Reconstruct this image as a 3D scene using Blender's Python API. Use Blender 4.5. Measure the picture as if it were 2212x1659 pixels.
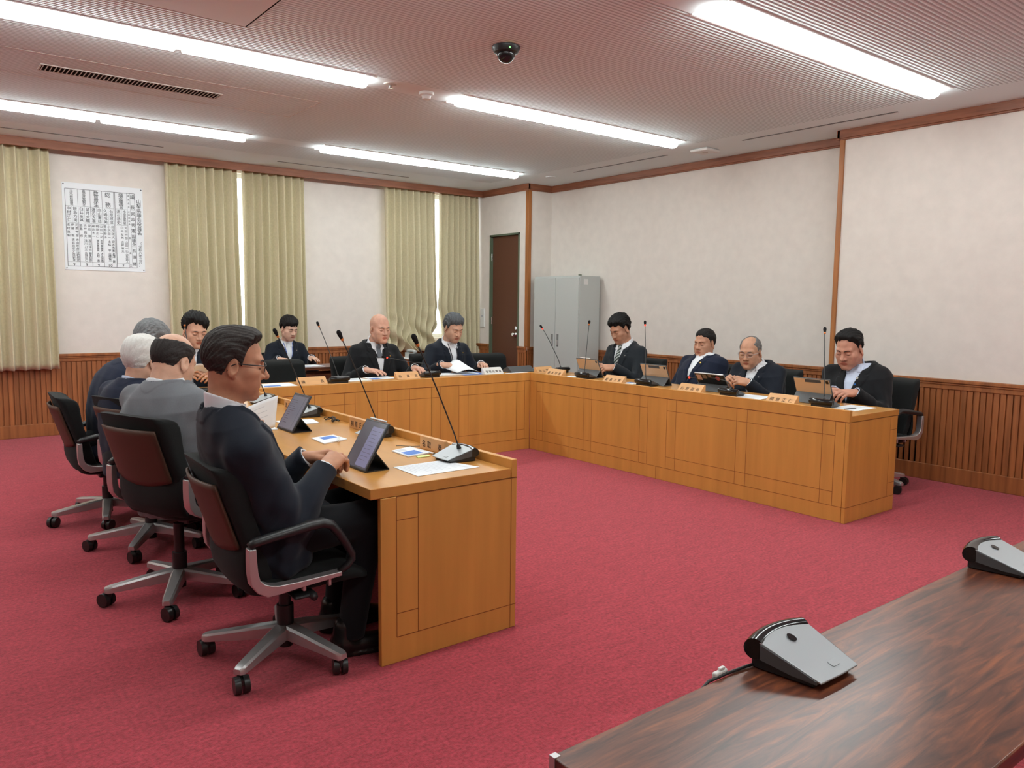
import bpy, math, random
import numpy as np
from mathutils import Matrix, Vector

for _o in list(bpy.data.objects):
    bpy.data.objects.remove(_o)
S = bpy.context.scene
COL = S.collection
PI = math.pi
random.seed(4)
RNG = np.random.RandomState(7)

# ------------------------------------------------------------------ camera, world, exposure
FPX = 1690.0
YAW, PITCH, ROLL = 0.662356, 0.102743, 0.010694
CAMH = 1.45
fw = Vector((math.sin(YAW) * math.cos(PITCH), math.cos(YAW) * math.cos(PITCH), -math.sin(PITCH)))
r0 = Vector((math.cos(YAW), -math.sin(YAW), 0))
u0 = r0.cross(fw)
cr = r0 * math.cos(ROLL) + u0 * math.sin(ROLL)
cu_ = -r0 * math.sin(ROLL) + u0 * math.cos(ROLL)
cam = bpy.data.cameras.new('camera')
cam.sensor_width = 36.0
cam.lens = FPX / 2212.0 * 36.0
cam.clip_start = 0.05
camo = bpy.data.objects.new('camera', cam)
COL.objects.link(camo)
m = Matrix.Identity(4)
for i in range(3):
    m[i][0], m[i][1], m[i][2] = cr[i], cu_[i], -fw[i]
m[0][3], m[1][3], m[2][3] = 0.0, 0.0, CAMH
camo.matrix_world = m
S.camera = camo

W = bpy.data.worlds.new('sky')
S.world = W
W.use_nodes = True
bg = W.node_tree.nodes['Background']
bg.inputs[0].default_value = (0.86, 0.93, 1.0, 1)
bg.inputs[1].default_value = 6.0

S.view_settings.view_transform = 'Standard'
S.view_settings.look = 'None'
S.view_settings.gamma = 1.0
S.view_settings.use_curve_mapping = False
S.view_settings.exposure = 0.0
LAMP = 29.0            # strength of the ceiling lamp diffusers
S.cycles.use_adaptive_sampling = True
S.cycles.adaptive_threshold = 0.025
S.cycles.max_bounces = 7
S.cycles.diffuse_bounces = 4
S.cycles.glossy_bounces = 3
S.cycles.transmission_bounces = 6
S.cycles.sample_clamp_indirect = 6.0
S.cycles.caustics_reflective = False
S.cycles.caustics_refractive = False

# ------------------------------------------------------------------ materials
def srgb(r, g, b):
    f = lambda c: (c / 255.0 / 12.92) if c <= 10 else ((c / 255.0 + 0.055) / 1.055) ** 2.4
    return (f(r), f(g), f(b))

def M(name, col, rough=0.5, metal=0.0, spec=0.5, var=None, bump=None, emit=None, coat=0.0, sheen=0.0, sss=0.0, trans=0.0, ior=1.45):
    """var = (scale xyz, amount, detail): colour variation; bump = (scale xyz, strength, distance)"""
    mt = bpy.data.materials.new(name)
    mt.use_nodes = True
    nt = mt.node_tree
    b = nt.nodes['Principled BSDF']
    b.inputs['Base Color'].default_value = (*col, 1)
    b.inputs['Roughness'].default_value = rough
    b.inputs['Metallic'].default_value = metal
    b.inputs['Specular IOR Level'].default_value = spec
    b.inputs['IOR'].default_value = ior
    if coat:
        b.inputs['Coat Weight'].default_value = coat
        b.inputs['Coat Roughness'].default_value = 0.15
    if sheen:
        b.inputs['Sheen Weight'].default_value = sheen
    if sss:
        b.inputs['Subsurface Weight'].default_value = sss
        b.inputs['Subsurface Radius'].default_value = (0.012, 0.005, 0.003)
        b.inputs['Subsurface Scale'].default_value = 1.0
    if trans:
        b.inputs['Transmission Weight'].default_value = trans
    if emit:
        b.inputs['Emission Color'].default_value = (*emit[0], 1)
        b.inputs['Emission Strength'].default_value = emit[1]
    tc = None
    def noise(sc, detail=3.0):
        nonlocal tc
        if tc is None:
            tc = nt.nodes.new('ShaderNodeTexCoord')
        mp = nt.nodes.new('ShaderNodeMapping')
        mp.inputs['Scale'].default_value = sc
        nt.links.new(tc.outputs['Object'], mp.inputs['Vector'])
        n = nt.nodes.new('ShaderNodeTexNoise')
        n.inputs['Scale'].default_value = 1.0
        n.inputs['Detail'].default_value = detail
        nt.links.new(mp.outputs[0], n.inputs['Vector'])
        return n
    if var:
        n = noise(var[0], var[2] if len(var) > 2 else 4.0)
        rp = nt.nodes.new('ShaderNodeValToRGB')
        a = var[1]
        rp.color_ramp.elements[0].position = 0.3
        rp.color_ramp.elements[1].position = 0.7
        lo = var[3] if len(var) > 3 else tuple(c * (1 - a) for c in col)
        rp.color_ramp.elements[0].color = (*lo, 1)
        rp.color_ramp.elements[1].color = (*[min(1, c * (1 + a)) for c in col], 1)
        nt.links.new(n.outputs['Fac'], rp.inputs[0])
        nt.links.new(rp.outputs[0], b.inputs['Base Color'])
    if bump:
        n = noise(bump[0], 2.0)
        bp_ = nt.nodes.new('ShaderNodeBump')
        bp_.inputs['Strength'].default_value = bump[1]
        bp_.inputs['Distance'].default_value = bump[2]
        nt.links.new(n.outputs['Fac'], bp_.inputs['Height'])
        nt.links.new(bp_.outputs[0], b.inputs['Normal'])
    return mt

m_wall = M('wallpaper', (0.735, 0.68, 0.63), 0.9, spec=0.15, var=((9, 9, 9), 0.035, 5), bump=((60, 60, 60), 0.12, 0.004))
m_ceil = M('ceiling_board', (0.60, 0.54, 0.50), 0.9, spec=0.1)
m_ceilplain = M('ceiling_plain', (0.75, 0.83, 0.85), 0.9, spec=0.1)
m_trim = M('dark_trim_wood', (0.27, 0.100, 0.052), 0.45, var=((3, 3, 40), 0.22))
m_wains = M('wainscot_wood', (0.30, 0.102, 0.031), 0.5, var=((25, 25, 1.2), 0.30))
m_slot = M('dark_gap', (0.012, 0.006, 0.004), 0.9, spec=0.05)
m_post = M('corner_post_wood', (0.34, 0.125, 0.035), 0.45, var=((30, 30, 2), 0.2))
m_carpet = M('red_carpet', (0.40, 0.050, 0.070), 0.97, spec=0.05, var=((70, 70, 70), 0.30, 6), bump=((220, 220, 220), 0.6, 0.006), sheen=0.15)
m_desk = M('beech_desk_panel', (0.56, 0.262, 0.060), 0.40, spec=0.35, var=((14, 14, 1.1), 0.09), coat=0.08)
m_top = M('beech_desk_top', (0.52, 0.240, 0.055), 0.30, spec=0.4, var=((9, 2.2, 9), 0.10), coat=0.15)
m_topx = M('beech_desk_top_cross', (0.52, 0.240, 0.055), 0.30, spec=0.4, var=((2.2, 9, 9), 0.10), coat=0.15)
m_inlay = M('inlay_line', (0.23, 0.070, 0.014), 0.6)
m_black = M('black_fabric', (0.012, 0.013, 0.013), 0.9, spec=0.2, bump=((500, 500, 500), 0.3, 0.002), sheen=0.05)
m_plas = M('black_plastic', (0.016, 0.016, 0.017), 0.38, spec=0.5)
m_gloss = M('gloss_black', (0.010, 0.010, 0.011), 0.12, spec=0.5)
m_rub = M('black_rubber', (0.015, 0.015, 0.015), 0.35)
m_back = M('brown_mesh_panel', (0.075, 0.036, 0.022), 0.55, spec=0.4, bump=((400, 400, 400), 0.3, 0.001))
m_alu = M('satin_aluminium', (0.50, 0.49, 0.49), 0.36, metal=0.75)
m_chrome = M('chrome', (0.7, 0.7, 0.7), 0.15, metal=1.0)
m_silver = M('silver_plate', (0.42, 0.45, 0.47), 0.42, metal=0.55)
m_dgrey = M('dark_grey_plastic', (0.075, 0.078, 0.082), 0.45)
m_white = M('white_plastic', (0.72, 0.72, 0.70), 0.5)
m_paper = M('white_paper', (0.80, 0.83, 0.86), 0.85, spec=0.2)
m_ink = M('grey_ink', (0.30, 0.32, 0.36), 0.9, spec=0.1)
m_blue = M('blue_print', (0.09, 0.20, 0.55), 0.7)
m_yellow = M('yellow_tab', (0.75, 0.72, 0.06), 0.7)
m_greentab = M('pale_green_note', (0.66, 0.74, 0.30), 0.8)
m_plate = M('nameplate_wood', (0.66, 0.36, 0.155), 0.5, var=((4, 25, 25), 0.10))
m_letter = M('black_lettering', (0.035, 0.022, 0.016), 0.8)
m_pletter = M('poster_ink', (0.075, 0.08, 0.09), 0.9, spec=0.1)
m_curt = M('olive_curtain', (0.62, 0.555, 0.375), 0.85, spec=0.2, var=((60, 60, 45), 0.06, 2), sheen=0.2)
m_door = M('brown_door', (0.115, 0.046, 0.026), 0.5)
m_green = M('green_frame', (0.10, 0.13, 0.085), 0.5)
m_cab = M('grey_enamel', (0.49, 0.515, 0.50), 0.45)
m_cabd = M('grey_enamel_dark', (0.22, 0.23, 0.23), 0.4, metal=0.3)
m_house = M('lamp_housing', (0.78, 0.78, 0.76), 0.5)
m_lamp = M('lamp_diffuser', (0.9, 0.9, 0.9), 0.5, emit=((0.92, 1.0, 0.985), LAMP))
m_grille = M('grille_frame', (0.55, 0.50, 0.45), 0.6)
m_red = M('red_lamp_ring', (0.5, 0.02, 0.01), 0.5, emit=((1.0, 0.06, 0.03), 1.6))
m_orange = M('orange_ring', (0.55, 0.16, 0.03), 0.5)
m_foam = M('microphone_foam', (0.014, 0.013, 0.014), 0.95, spec=0.1, bump=((900, 900, 900), 0.5, 0.001))
m_scr = M('tablet_screen', (0.02, 0.02, 0.025), 0.15, emit=((0.095, 0.085, 0.105), 0.62))
m_scr2 = M('tablet_page', (0.02, 0.02, 0.025), 0.15, emit=((0.19, 0.185, 0.30), 0.85))
m_scr3 = M('tablet_page_grey', (0.02, 0.02, 0.025), 0.15, emit=((0.20, 0.19, 0.235), 0.62))
m_scrline = M('tablet_text', (0.03, 0.02, 0.03), 0.3, emit=((0.10, 0.06, 0.09), 0.4))
m_tanback = M('tablet_back_wood_reflection', (0.68, 0.46, 0.28), 0.32, metal=0.15)  # silver-gold back with the desk wood's reflection painted into its tan colour
def clear_glass(name, gl=0.06):
    mt = bpy.data.materials.new(name); mt.use_nodes = True
    nt = mt.node_tree; nt.nodes.remove(nt.nodes['Principled BSDF'])
    out = nt.nodes['Material Output']
    tr = nt.nodes.new('ShaderNodeBsdfTransparent'); g = nt.nodes.new('ShaderNodeBsdfGlossy'); g.inputs['Roughness'].default_value = .03
    mx = nt.nodes.new('ShaderNodeMixShader'); mx.inputs[0].default_value = gl
    nt.links.new(tr.outputs[0], mx.inputs[1]); nt.links.new(g.outputs[0], mx.inputs[2]); nt.links.new(mx.outputs[0], out.inputs['Surface'])
    return mt
m_glass = clear_glass('window_glass')
m_lens = clear_glass('spectacle_lens', .05)
m_winf = M('window_frame_white', (0.7, 0.7, 0.68), 0.5)
m_rose = None

def wood_rose():
    mt = bpy.data.materials.new('rosewood_laminate')
    mt.use_nodes = True
    nt = mt.node_tree
    b = nt.nodes['Principled BSDF']
    tc = nt.nodes.new('ShaderNodeTexCoord')
    mp = nt.nodes.new('ShaderNodeMapping')
    mp.inputs['Scale'].default_value = (4.2, 40, 40)
    n = nt.nodes.new('ShaderNodeTexNoise')
    n.inputs['Scale'].default_value = 1.0
    n.inputs['Detail'].default_value = 7
    n.inputs['Roughness'].default_value = 0.62
    n.inputs['Distortion'].default_value = 1.1
    rp = nt.nodes.new('ShaderNodeValToRGB')
    e = rp.color_ramp.elements
    e[0].position = 0.34; e[0].color = (0.038, 0.014, 0.011, 1)
    e[1].position = 0.72; e[1].color = (0.25, 0.075, 0.028, 1)
    e2 = rp.color_ramp.elements.new(0.52); e2.color = (0.115, 0.036, 0.020, 1)
    nt.links.new(tc.outputs['Object'], mp.inputs[0]); nt.links.new(mp.outputs[0], n.inputs['Vector'])
    nt.links.new(n.outputs['Fac'], rp.inputs[0]); nt.links.new(rp.outputs[0], b.inputs['Base Color'])
    b.inputs['Roughness'].default_value = 0.29
    b.inputs['Specular IOR Level'].default_value = 0.5
    return mt
m_rose = wood_rose()

def ribbed():
    nt = m_ceil.node_tree
    b = nt.nodes['Principled BSDF']
    tc = nt.nodes.new('ShaderNodeTexCoord')
    mp = nt.nodes.new('ShaderNodeMapping')
    wv = nt.nodes.new('ShaderNodeTexWave')
    wv.bands_direction = 'Y'
    wv.inputs['Scale'].default_value = 2 * PI / 20 / 0.030
    rp = nt.nodes.new('ShaderNodeValToRGB')
    rp.color_ramp.elements[0].position = 0.15; rp.color_ramp.elements[0].color = (0.50, 0.56, 0.58, 1)
    rp.color_ramp.elements[1].position = 0.5; rp.color_ramp.elements[1].color = (0.76, 0.85, 0.87, 1)
    bp_ = nt.nodes.new('ShaderNodeBump')
    bp_.inputs['Strength'].default_value = 0.6
    bp_.inputs['Distance'].default_value = 0.005
    nt.links.new(tc.outputs['Object'], mp.inputs[0]); nt.links.new(mp.outputs[0], wv.inputs[0])
    nt.links.new(wv.outputs['Fac'], rp.inputs[0]); nt.links.new(rp.outputs[0], b.inputs['Base Color'])
    nt.links.new(wv.outputs['Fac'], bp_.inputs['Height']); nt.links.new(bp_.outputs[0], b.inputs['Normal'])
ribbed()

def carpet_fibres():
    nt = m_carpet.node_tree
    b = nt.nodes['Principled BSDF']
    tc = nt.nodes.new('ShaderNodeTexCoord')
    mp = nt.nodes.new('ShaderNodeMapping')
    mp.inputs['Scale'].default_value = (9, 38, 1)
    mp.inputs['Rotation'].default_value = (0, 0, 0.5)
    n = nt.nodes.new('ShaderNodeTexNoise'); n.inputs['Scale'].default_value = 1.0; n.inputs['Detail'].default_value = 5
    n.inputs['Distortion'].default_value = 1.5
    old = b.inputs['Base Color'].links[0].from_socket
    mx = nt.nodes.new('ShaderNodeMix'); mx.data_type = 'RGBA'; mx.blend_type = 'MULTIPLY'
    mx.inputs[0].default_value = 1.0
    rp = nt.nodes.new('ShaderNodeValToRGB')
    rp.color_ramp.elements[0].position = 0.35; rp.color_ramp.elements[0].color = (0.80, 0.80, 0.80, 1)
    rp.color_ramp.elements[1].position = 0.62; rp.color_ramp.elements[1].color = (1.0, 1.0, 1.0, 1)
    nt.links.new(tc.outputs['Object'], mp.inputs[0]); nt.links.new(mp.outputs[0], n.inputs['Vector'])
    nt.links.new(n.outputs['Fac'], rp.inputs[0])
    nt.links.new(old, mx.inputs[6]); nt.links.new(rp.outputs[0], mx.inputs[7])
    nt.links.new(mx.outputs[2], b.inputs['Base Color'])
carpet_fibres()

# ------------------------------------------------------------------ mesh helpers
class MB:
    def __init__(self):
        self.v, self.f, self.mi, self.mats = [], [], [], []
    def mat(self, m_):
        if m_ not in self.mats:
            self.mats.append(m_)
        return self.mats.index(m_)
    def add(self, vs, fs, m_):
        o = len(self.v); k = self.mat(m_)
        self.v += [tuple(map(float, p)) for p in vs]
        self.f += [tuple(o + i for i in f) for f in fs]
        self.mi += [k] * len(fs)
    def box(self, a, b, m_):
        (x0, y0, z0), (x1, y1, z1) = a, b
        vs = [(x0, y0, z0), (x1, y0, z0), (x1, y1, z0), (x0, y1, z0), (x0, y0, z1), (x1, y0, z1), (x1, y1, z1), (x0, y1, z1)]
        self.add(vs, [(0, 3, 2, 1), (4, 5, 6, 7), (0, 1, 5, 4), (1, 2, 6, 5), (2, 3, 7, 6), (3, 0, 4, 7)], m_)
    def obox(self, c, ax, ay, az, m_):
        c, ax, ay, az = map(Vector, (c, ax, ay, az))
        vs = [c + ax * i + ay * j + az * k for k in (-1, 1) for j in (-1, 1) for i in (-1, 1)]
        self.add(vs, [(0, 2, 3, 1), (4, 5, 7, 6), (0, 1, 5, 4), (2, 6, 7, 3), (0, 4, 6, 2), (1, 3, 7, 5)], m_)
    def tube(self, pts, rad, m_, n=10, caps=True, flat=None, closed=False):
        """tube along pts; rad a number or list; flat=(vector, factor) squashes it along vector"""
        pts = [Vector(p) for p in pts]
        N = len(pts)
        rad = [rad] * N if not hasattr(rad, '__len__') else rad
        rings = []
        prev = None
        for i, p in enumerate(pts):
            if closed:
                t = pts[(i + 1) % N] - pts[i - 1]
            else:
                t = pts[min(i + 1, N - 1)] - pts[max(i - 1, 0)]
            t.normalize()
            if prev is None:
                a = Vector((0, 0, 1)) if abs(t.z) < 0.9 else Vector((1, 0, 0))
                u = (a - t * a.dot(t)).normalized()
            else:
                u = (prev - t * prev.dot(t)).normalized()
            prev = u
            w = t.cross(u)
            ring = []
            for k in range(n):
                q = (u * math.cos(2 * PI * k / n) + w * math.sin(2 * PI * k / n)) * rad[i]
                if flat is not None:
                    fv = Vector(flat[0]).normalized()
                    q = q + fv * (q.dot(fv) * (flat[1] - 1))
                ring.append(p + q)
            rings.append(ring)
        self.loft(rings, m_, caps and not closed, closed)
    def loft(self, rings, m_, caps=True, closed=False):
        n = len(rings[0]); vs = [p for r in rings for p in r]; fs = []
        R = len(rings)
        for i in range(R if closed else R - 1):
            j = (i + 1) % R
            for k in range(n):
                fs.append((i * n + k, i * n + (k + 1) % n, j * n + (k + 1) % n, j * n + k))
        if caps:
            fs.append(tuple(reversed(range(n))))
            fs.append(tuple((R - 1) * n + k for k in range(n)))
        self.add(vs, fs, m_)
    def cyl(self, a, b, ra, m_, rb=None, n=20):
        self.tube([a, b], [ra, ra if rb is None else rb], m_, n)
    def prism(self, poly, d0, d1, m_, axis='y'):
        """polygon in two axes extruded along the third"""
        def P(p, d):
            return {'y': (p[0], d, p[1]), 'x': (d, p[0], p[1]), 'z': (p[0], p[1], d)}[axis]
        n = len(poly)
        vs = [P(p, d0) for p in poly] + [P(p, d1) for p in poly]
        fs = [(i, (i + 1) % n, n + (i + 1) % n, n + i) for i in range(n)] + [tuple(reversed(range(n))), tuple(range(n, 2 * n))]
        self.add(vs, fs, m_)
    def grid(self, fn, nu, nv, m_):
        vs = [fn(i / nu, j / nv) for j in range(nv + 1) for i in range(nu + 1)]
        fs = [(j * (nu + 1) + i, j * (nu + 1) + i + 1, (j + 1) * (nu + 1) + i + 1, (j + 1) * (nu + 1) + i) for j in range(nv) for i in range(nu)]
        self.add(vs, fs, m_)
    def lathe(self, prof, m_, c=(0, 0, 0), n=24):
        rings = [[Vector((c[0] + r * math.cos(2 * PI * k / n), c[1] + r * math.sin(2 * PI * k / n), c[2] + z)) for k in range(n)] for r, z in prof]
        self.loft(rings, m_)
    def build(self, name, parent=None, smooth=False, bevel=0.0, seg=2, fix=True, origin=None):
        me = bpy.data.meshes.new(name)
        v = self.v
        if origin is not None:
            v = [(p[0] - origin[0], p[1] - origin[1], p[2] - origin[2]) for p in v]
        me.from_pydata(v, [], self.f)
        for m_ in self.mats:
            me.materials.append(m_)
        me.polygons.foreach_set('material_index', self.mi)
        if fix:
            import bmesh
            bm = bmesh.new(); bm.from_mesh(me)
            bmesh.ops.recalc_face_normals(bm, faces=bm.faces[:])
            bm.to_mesh(me); bm.free()
        if smooth:
            if smooth is True:
                me.polygons.foreach_set('use_smooth', [True] * len(me.polygons))
            else:
                me.shade_smooth_by_angle(smooth) if hasattr(me, 'shade_smooth_by_angle') else None
                if not hasattr(me, 'shade_smooth_by_angle'):
                    me.polygons.foreach_set('use_smooth', [True] * len(me.polygons))
                    me.set_sharp_from_angle(angle=smooth)
        me.update()
        o = bpy.data.objects.new(name, me)
        COL.objects.link(o)
        if origin is not None:
            o.location = origin
        if parent:
            o.parent = parent
        if bevel:
            b = o.modifiers.new('bevel', 'BEVEL')
            b.width = bevel; b.segments = seg; b.limit_method = 'ANGLE'; b.angle_limit = 0.6
            if not smooth:
                me.polygons.foreach_set('use_smooth', [True] * len(me.polygons))
                me.set_sharp_from_angle(angle=0.6)
        return o

def tag(o, label=None, cat=None, group=None, kind=None):
    if label: o['label'] = label
    if cat: o['category'] = cat
    if group: o['group'] = group
    if kind: o['kind'] = kind
    return o

def thing(name, label, cat, loc=(0, 0, 0), rz=0.0, group=None):
    o = bpy.data.objects.new(name, None)
    COL.objects.link(o)
    o.empty_display_size = 0.1
    o.location = loc
    o.rotation_euler = (0, 0, rz)
    return tag(o, label, cat, group)

def struct(o):
    o['kind'] = 'structure'
    return o

def dup(root, label=None, loc=None, rz=None, skip=()):
    KIDS = {}
    for ob in COL.objects:
        if ob.parent:
            KIDS.setdefault(ob.parent.name, []).append(ob)
    def rec(o, par):
        c = o.copy()
        COL.objects.link(c)
        if par is not None:
            c.parent = par
            c.matrix_parent_inverse = o.matrix_parent_inverse
        for ch in KIDS.get(o.name, []):
            if ch.name.split('.')[0] in skip:
                continue
            rec(ch, c)
        return c
    c = rec(root, None)
    if label: c['label'] = label
    if loc is not None: c.location = loc
    if rz is not None: c.rotation_euler = (0, 0, rz)
    return c

# ------------------------------------------------------------------ glyphs (built-in font only)
GLY = {}
def prep_glyphs(text):
    cu = bpy.data.curves.new('glyph', 'FONT')
    cu.resolution_u = 3
    cu.offset = 0.006
    o = bpy.data.objects.new('glyph', cu)
    COL.objects.link(o)
    for ch in sorted(set(text)):
        if ch in GLY or ch in ' \n\u3000':
            continue
        cu.body = ch
        bpy.context.view_layer.update()
        me = bpy.data.meshes.new_from_object(o.evaluated_get(bpy.context.evaluated_depsgraph_get()))
        v = np.array([p.co[:2] for p in me.vertices]) if len(me.vertices) else np.zeros((0, 2))
        GLY[ch] = (v, [tuple(p.vertices) for p in me.polygons])
        bpy.data.meshes.remove(me)
    bpy.data.objects.remove(o)
    bpy.data.curves.remove(cu)

def put_char(mb, ch, cx, cy, w, h, plane, m_):
    """draw one glyph centred on (cx, cy), its em box w x h; plane maps (x, y) to 3D"""
    if ch not in GLY:
        return
    v, fs = GLY[ch]
    if not len(v):
        return
    cjk = ord(ch) > 0x2000
    ox, oy = (0.5, 0.38) if cjk else ((v[:, 0].min() + v[:, 0].max()) / 2, 0.35)
    mb.add([plane(cx + (p[0] - ox) * w, cy + (p[1] - oy) * h) for p in v], fs, m_)

# ------------------------------------------------------------------ signed distance sculpting
def nrm(q):
    return np.sqrt((q * q).sum(1))
def rc(P, a, b, ra, rb):
    a = np.asarray(a, float); b = np.asarray(b, float); ba = b - a
    h = np.clip(((P - a) @ ba) / max(ba @ ba, 1e-9), 0, 1)
    return nrm(P - a - h[:, None] * ba) - (ra + (rb - ra) * h)
def el(P, c, r, R=None):
    q = P - np.asarray(c, float)
    if R is not None:
        q = q @ R
    r = np.asarray(r, float)
    k0 = nrm(q / r); k1 = nrm(q / (r * r)) + 1e-9
    return k0 * (k0 - 1) / k1
def smin(a, b, k):
    h = np.maximum(k - np.abs(a - b), 0) / k
    return np.minimum(a, b) - h * h * k * 0.25
def smax(a, b, k):
    return -smin(-a, -b, k)

def sdf_mesh(f, lo, hi, res, cs=4, newton=2):
    lo = np.array(lo, float); hi = np.array(hi, float)
    nc = np.maximum(np.ceil((hi - lo) / (res * cs)).astype(int), 2)
    n = nc * cs
    gx = np.indices(nc).reshape(3, -1).T
    Vc = f(lo + (gx + 0.5) * res * cs).reshape(nc)
    mask = np.abs(Vc) < res * cs * 1.5
    up = lambda A: A.repeat(cs, 0).repeat(cs, 1).repeat(cs, 2)
    V = up(Vc).astype(float)
    mk = np.argwhere(up(mask))
    V[tuple(mk.T)] = f(lo + (mk + 0.5) * res)
    neg = V < 0
    s = np.zeros(n - 1, np.int8)
    offs = [(i, j, k) for i in (0, 1) for j in (0, 1) for k in (0, 1)]
    sl = lambda A, o: A[o[0]:A.shape[0] - 1 + o[0], o[1]:A.shape[1] - 1 + o[1], o[2]:A.shape[2] - 1 + o[2]]
    for o in offs:
        s += sl(neg, o)
    cells = np.argwhere((s > 0) & (s < 8))
    idx = -np.ones(n - 1, np.int64)
    idx[tuple(cells.T)] = np.arange(len(cells))
    acc = np.zeros((len(cells), 3)); cnt = np.zeros(len(cells))
    val = {o: V[tuple((cells + np.array(o)).T)] for o in offs}
    for o in offs:
        for ax in range(3):
            if o[ax] == 0:
                q = list(o); q[ax] = 1; q = tuple(q)
                a, b = val[o], val[q]
                cross = (a < 0) != (b < 0)
                t = np.where(cross, a / np.where(cross, a - b, 1), 0)
                p = np.array(o, float)[None, :].repeat(len(cells), 0)
                p[:, ax] += t
                acc[cross] += p[cross]; cnt[cross] += 1
    vs = lo + (cells + acc / np.maximum(cnt, 1)[:, None] + 0.5) * res
    faces = []
    for ax in range(3):
        b_, c_ = (ax + 1) % 3, (ax + 2) % 3
        sh = [slice(None)] * 3; sh2 = [slice(None)] * 3
        sh[ax] = slice(0, -1); sh2[ax] = slice(1, None)
        d = neg[tuple(sh)] != neg[tuple(sh2)]
        e = np.argwhere(d)
        e = e[(e[:, b_] > 0) & (e[:, c_] > 0) & (e[:, b_] < n[b_] - 1) & (e[:, c_] < n[c_] - 1)]
        if not len(e):
            continue
        def cell(db, dc):
            q = e.copy(); q[:, b_] -= db; q[:, c_] -= dc
            return idx[tuple(q.T)]
        quad = np.stack([cell(1, 1), cell(0, 1), cell(0, 0), cell(1, 0)], 1)
        flip = ~neg[tuple(e.T)]
        quad[flip] = quad[flip][:, ::-1]
        faces.append(quad[(quad >= 0).all(1)])
    faces = np.concatenate(faces) if faces else np.zeros((0, 4), int)
    h = res * 0.3
    for _ in range(newton):
        v0 = f(vs)
        g = np.stack([f(vs + np.eye(3)[i] * h) - v0 for i in range(3)], 1) / h
        g2 = np.maximum((g * g).sum(1), 0.05)
        step = np.clip(v0 / g2, -res, res)
        vs = vs - g * step[:, None] * 0.9
    return vs, faces

def np_object(name, pieces, parent, origin, mats, smooth=True):
    """pieces: list of (verts, faces, material index or array)"""
    vs = []; fs = []; mi = []; o = 0
    for v, f, k in pieces:
        if not len(v):
            continue
        vs.append(np.asarray(v)); 
        f = np.asarray(f)
        fs += (f + o).tolist()
        mi += ([k] * len(f)) if np.isscalar(k) else list(k)
        o += len(v)
    V = np.concatenate(vs) - np.asarray(origin)
    me = bpy.data.meshes.new(name)
    me.from_pydata(V.tolist(), [], fs)
    for m_ in mats:
        me.materials.append(m_)
    me.polygons.foreach_set('material_index', [int(x) for x in mi])
    me.polygons.foreach_set('use_smooth', [bool(smooth)] * len(me.polygons))
    me.update()
    ob = bpy.data.objects.new(name, me)
    COL.objects.link(ob)
    ob.parent = parent
    return ob
# ------------------------------------------------------------------ room shell
XL, YF = -3.3, -1.7                    # left wall, front wall (behind the camera)
YB = 9.50                              # window wall
XN, XF = 6.822, 7.10                   # right wall: near part, far part
YS = 3.92                              # where the right wall steps
XD, YC = 6.69, 8.26                    # door wall and the corner wall behind the cabinet
CZ = 3.035

b = MB(); b.box((XL - .2, YF - .2, -.12), (7.4, 9.9, 0), m_carpet)
struct(b.build('floor'))

ROWS = [0.35, 2.80, 5.25, 7.76]
LX = [(-3.05, -0.45), (0.15, 2.75), (3.50, 6.10)]
LWID = 0.13
b = MB()
def cq(x0, x1, y0, y1, mt):
    b.add([(x0, y0, CZ), (x1, y0, CZ), (x1, y1, CZ), (x0, y1, CZ)], [(0, 1, 2, 3)], mt)
RX1, RY0, RY1 = 6.27, -1.2, 8.55
cq(XL - .2, RX1, YF - .2, RY0, m_ceilplain); cq(XL - .2, RX1, RY1, 9.8, m_ceilplain); cq(RX1, 7.4, YF - .2, 9.8, m_ceilplain)
prev = RY0
for y in ROWS:
    cq(XL - .2, RX1, prev, y - LWID, m_ceil)
    xs = XL - .2
    for gi, (a, c) in enumerate(LX):
        if gi == 0 and y < 4: continue
        cq(xs, a, y - LWID, y + LWID, m_ceilplain); xs = c
    cq(xs, RX1, y - LWID, y + LWID, m_ceilplain)
    prev = y + LWID
cq(XL - .2, RX1, prev, RY1, m_ceil)
b.box((XL - .2, YF - .2, CZ + .16), (7.4, 9.9, CZ + .2), m_ceilplain)
struct(b.build('ceiling', fix=False))

def wall_x(name, x0, x1, y0, y1, z0=0, z1=CZ + .05):
    bb = MB(); bb.box((x0, y0, z0), (x1, y1, z1), m_wall); return struct(bb.build(name))
# window wall with three openings
WIN = [(0.0, 1.05), (2.55, 3.92), (5.25, 6.62)]
WZ0, WZ1 = 0.95, 2.955
b = MB(); xs = XL - .2
for a, c in WIN:
    b.box((xs, YB, 0), (a, YB + .18, CZ + .05), m_wall)
    b.box((a, YB, 0), (c, YB + .18, WZ0), m_wall); b.box((a, YB, WZ1), (c, YB + .18, CZ + .05), m_wall)
    xs = c
b.box((xs, YB, 0), (7.4, YB + .18, CZ + .05), m_wall)
struct(b.build('wall_back'))
for i, (a, c) in enumerate(WIN):
    b = MB()
    t = .05; mid = (a + c) / 2
    for p, q in (((a, WZ0), (a + t, WZ1)), ((c - t, WZ0), (c, WZ1)), ((mid - .02, WZ0), (mid + .02, WZ1)), ((a, WZ0), (c, WZ0 + t)), ((a, WZ1 - t), (c, WZ1))):
        b.box((p[0], YB + .06, p[1]), (q[0], YB + .12, q[1]), m_winf)
    o = struct(b.build('window_%d' % (i + 1)))
    g = MB(); g.box((a + t, YB + .085, WZ0 + t), (c - t, YB + .091, WZ1 - t), m_glass)
    g.build('pane', o)
wall_x('wall_right', XN, 7.4, YF - .2, YS)
wall_x('wall_right', XF, 7.4, YS, 9.5)
wall_x('wall_left', XL - .2, XL, YF - .2, 9.7)
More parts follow.
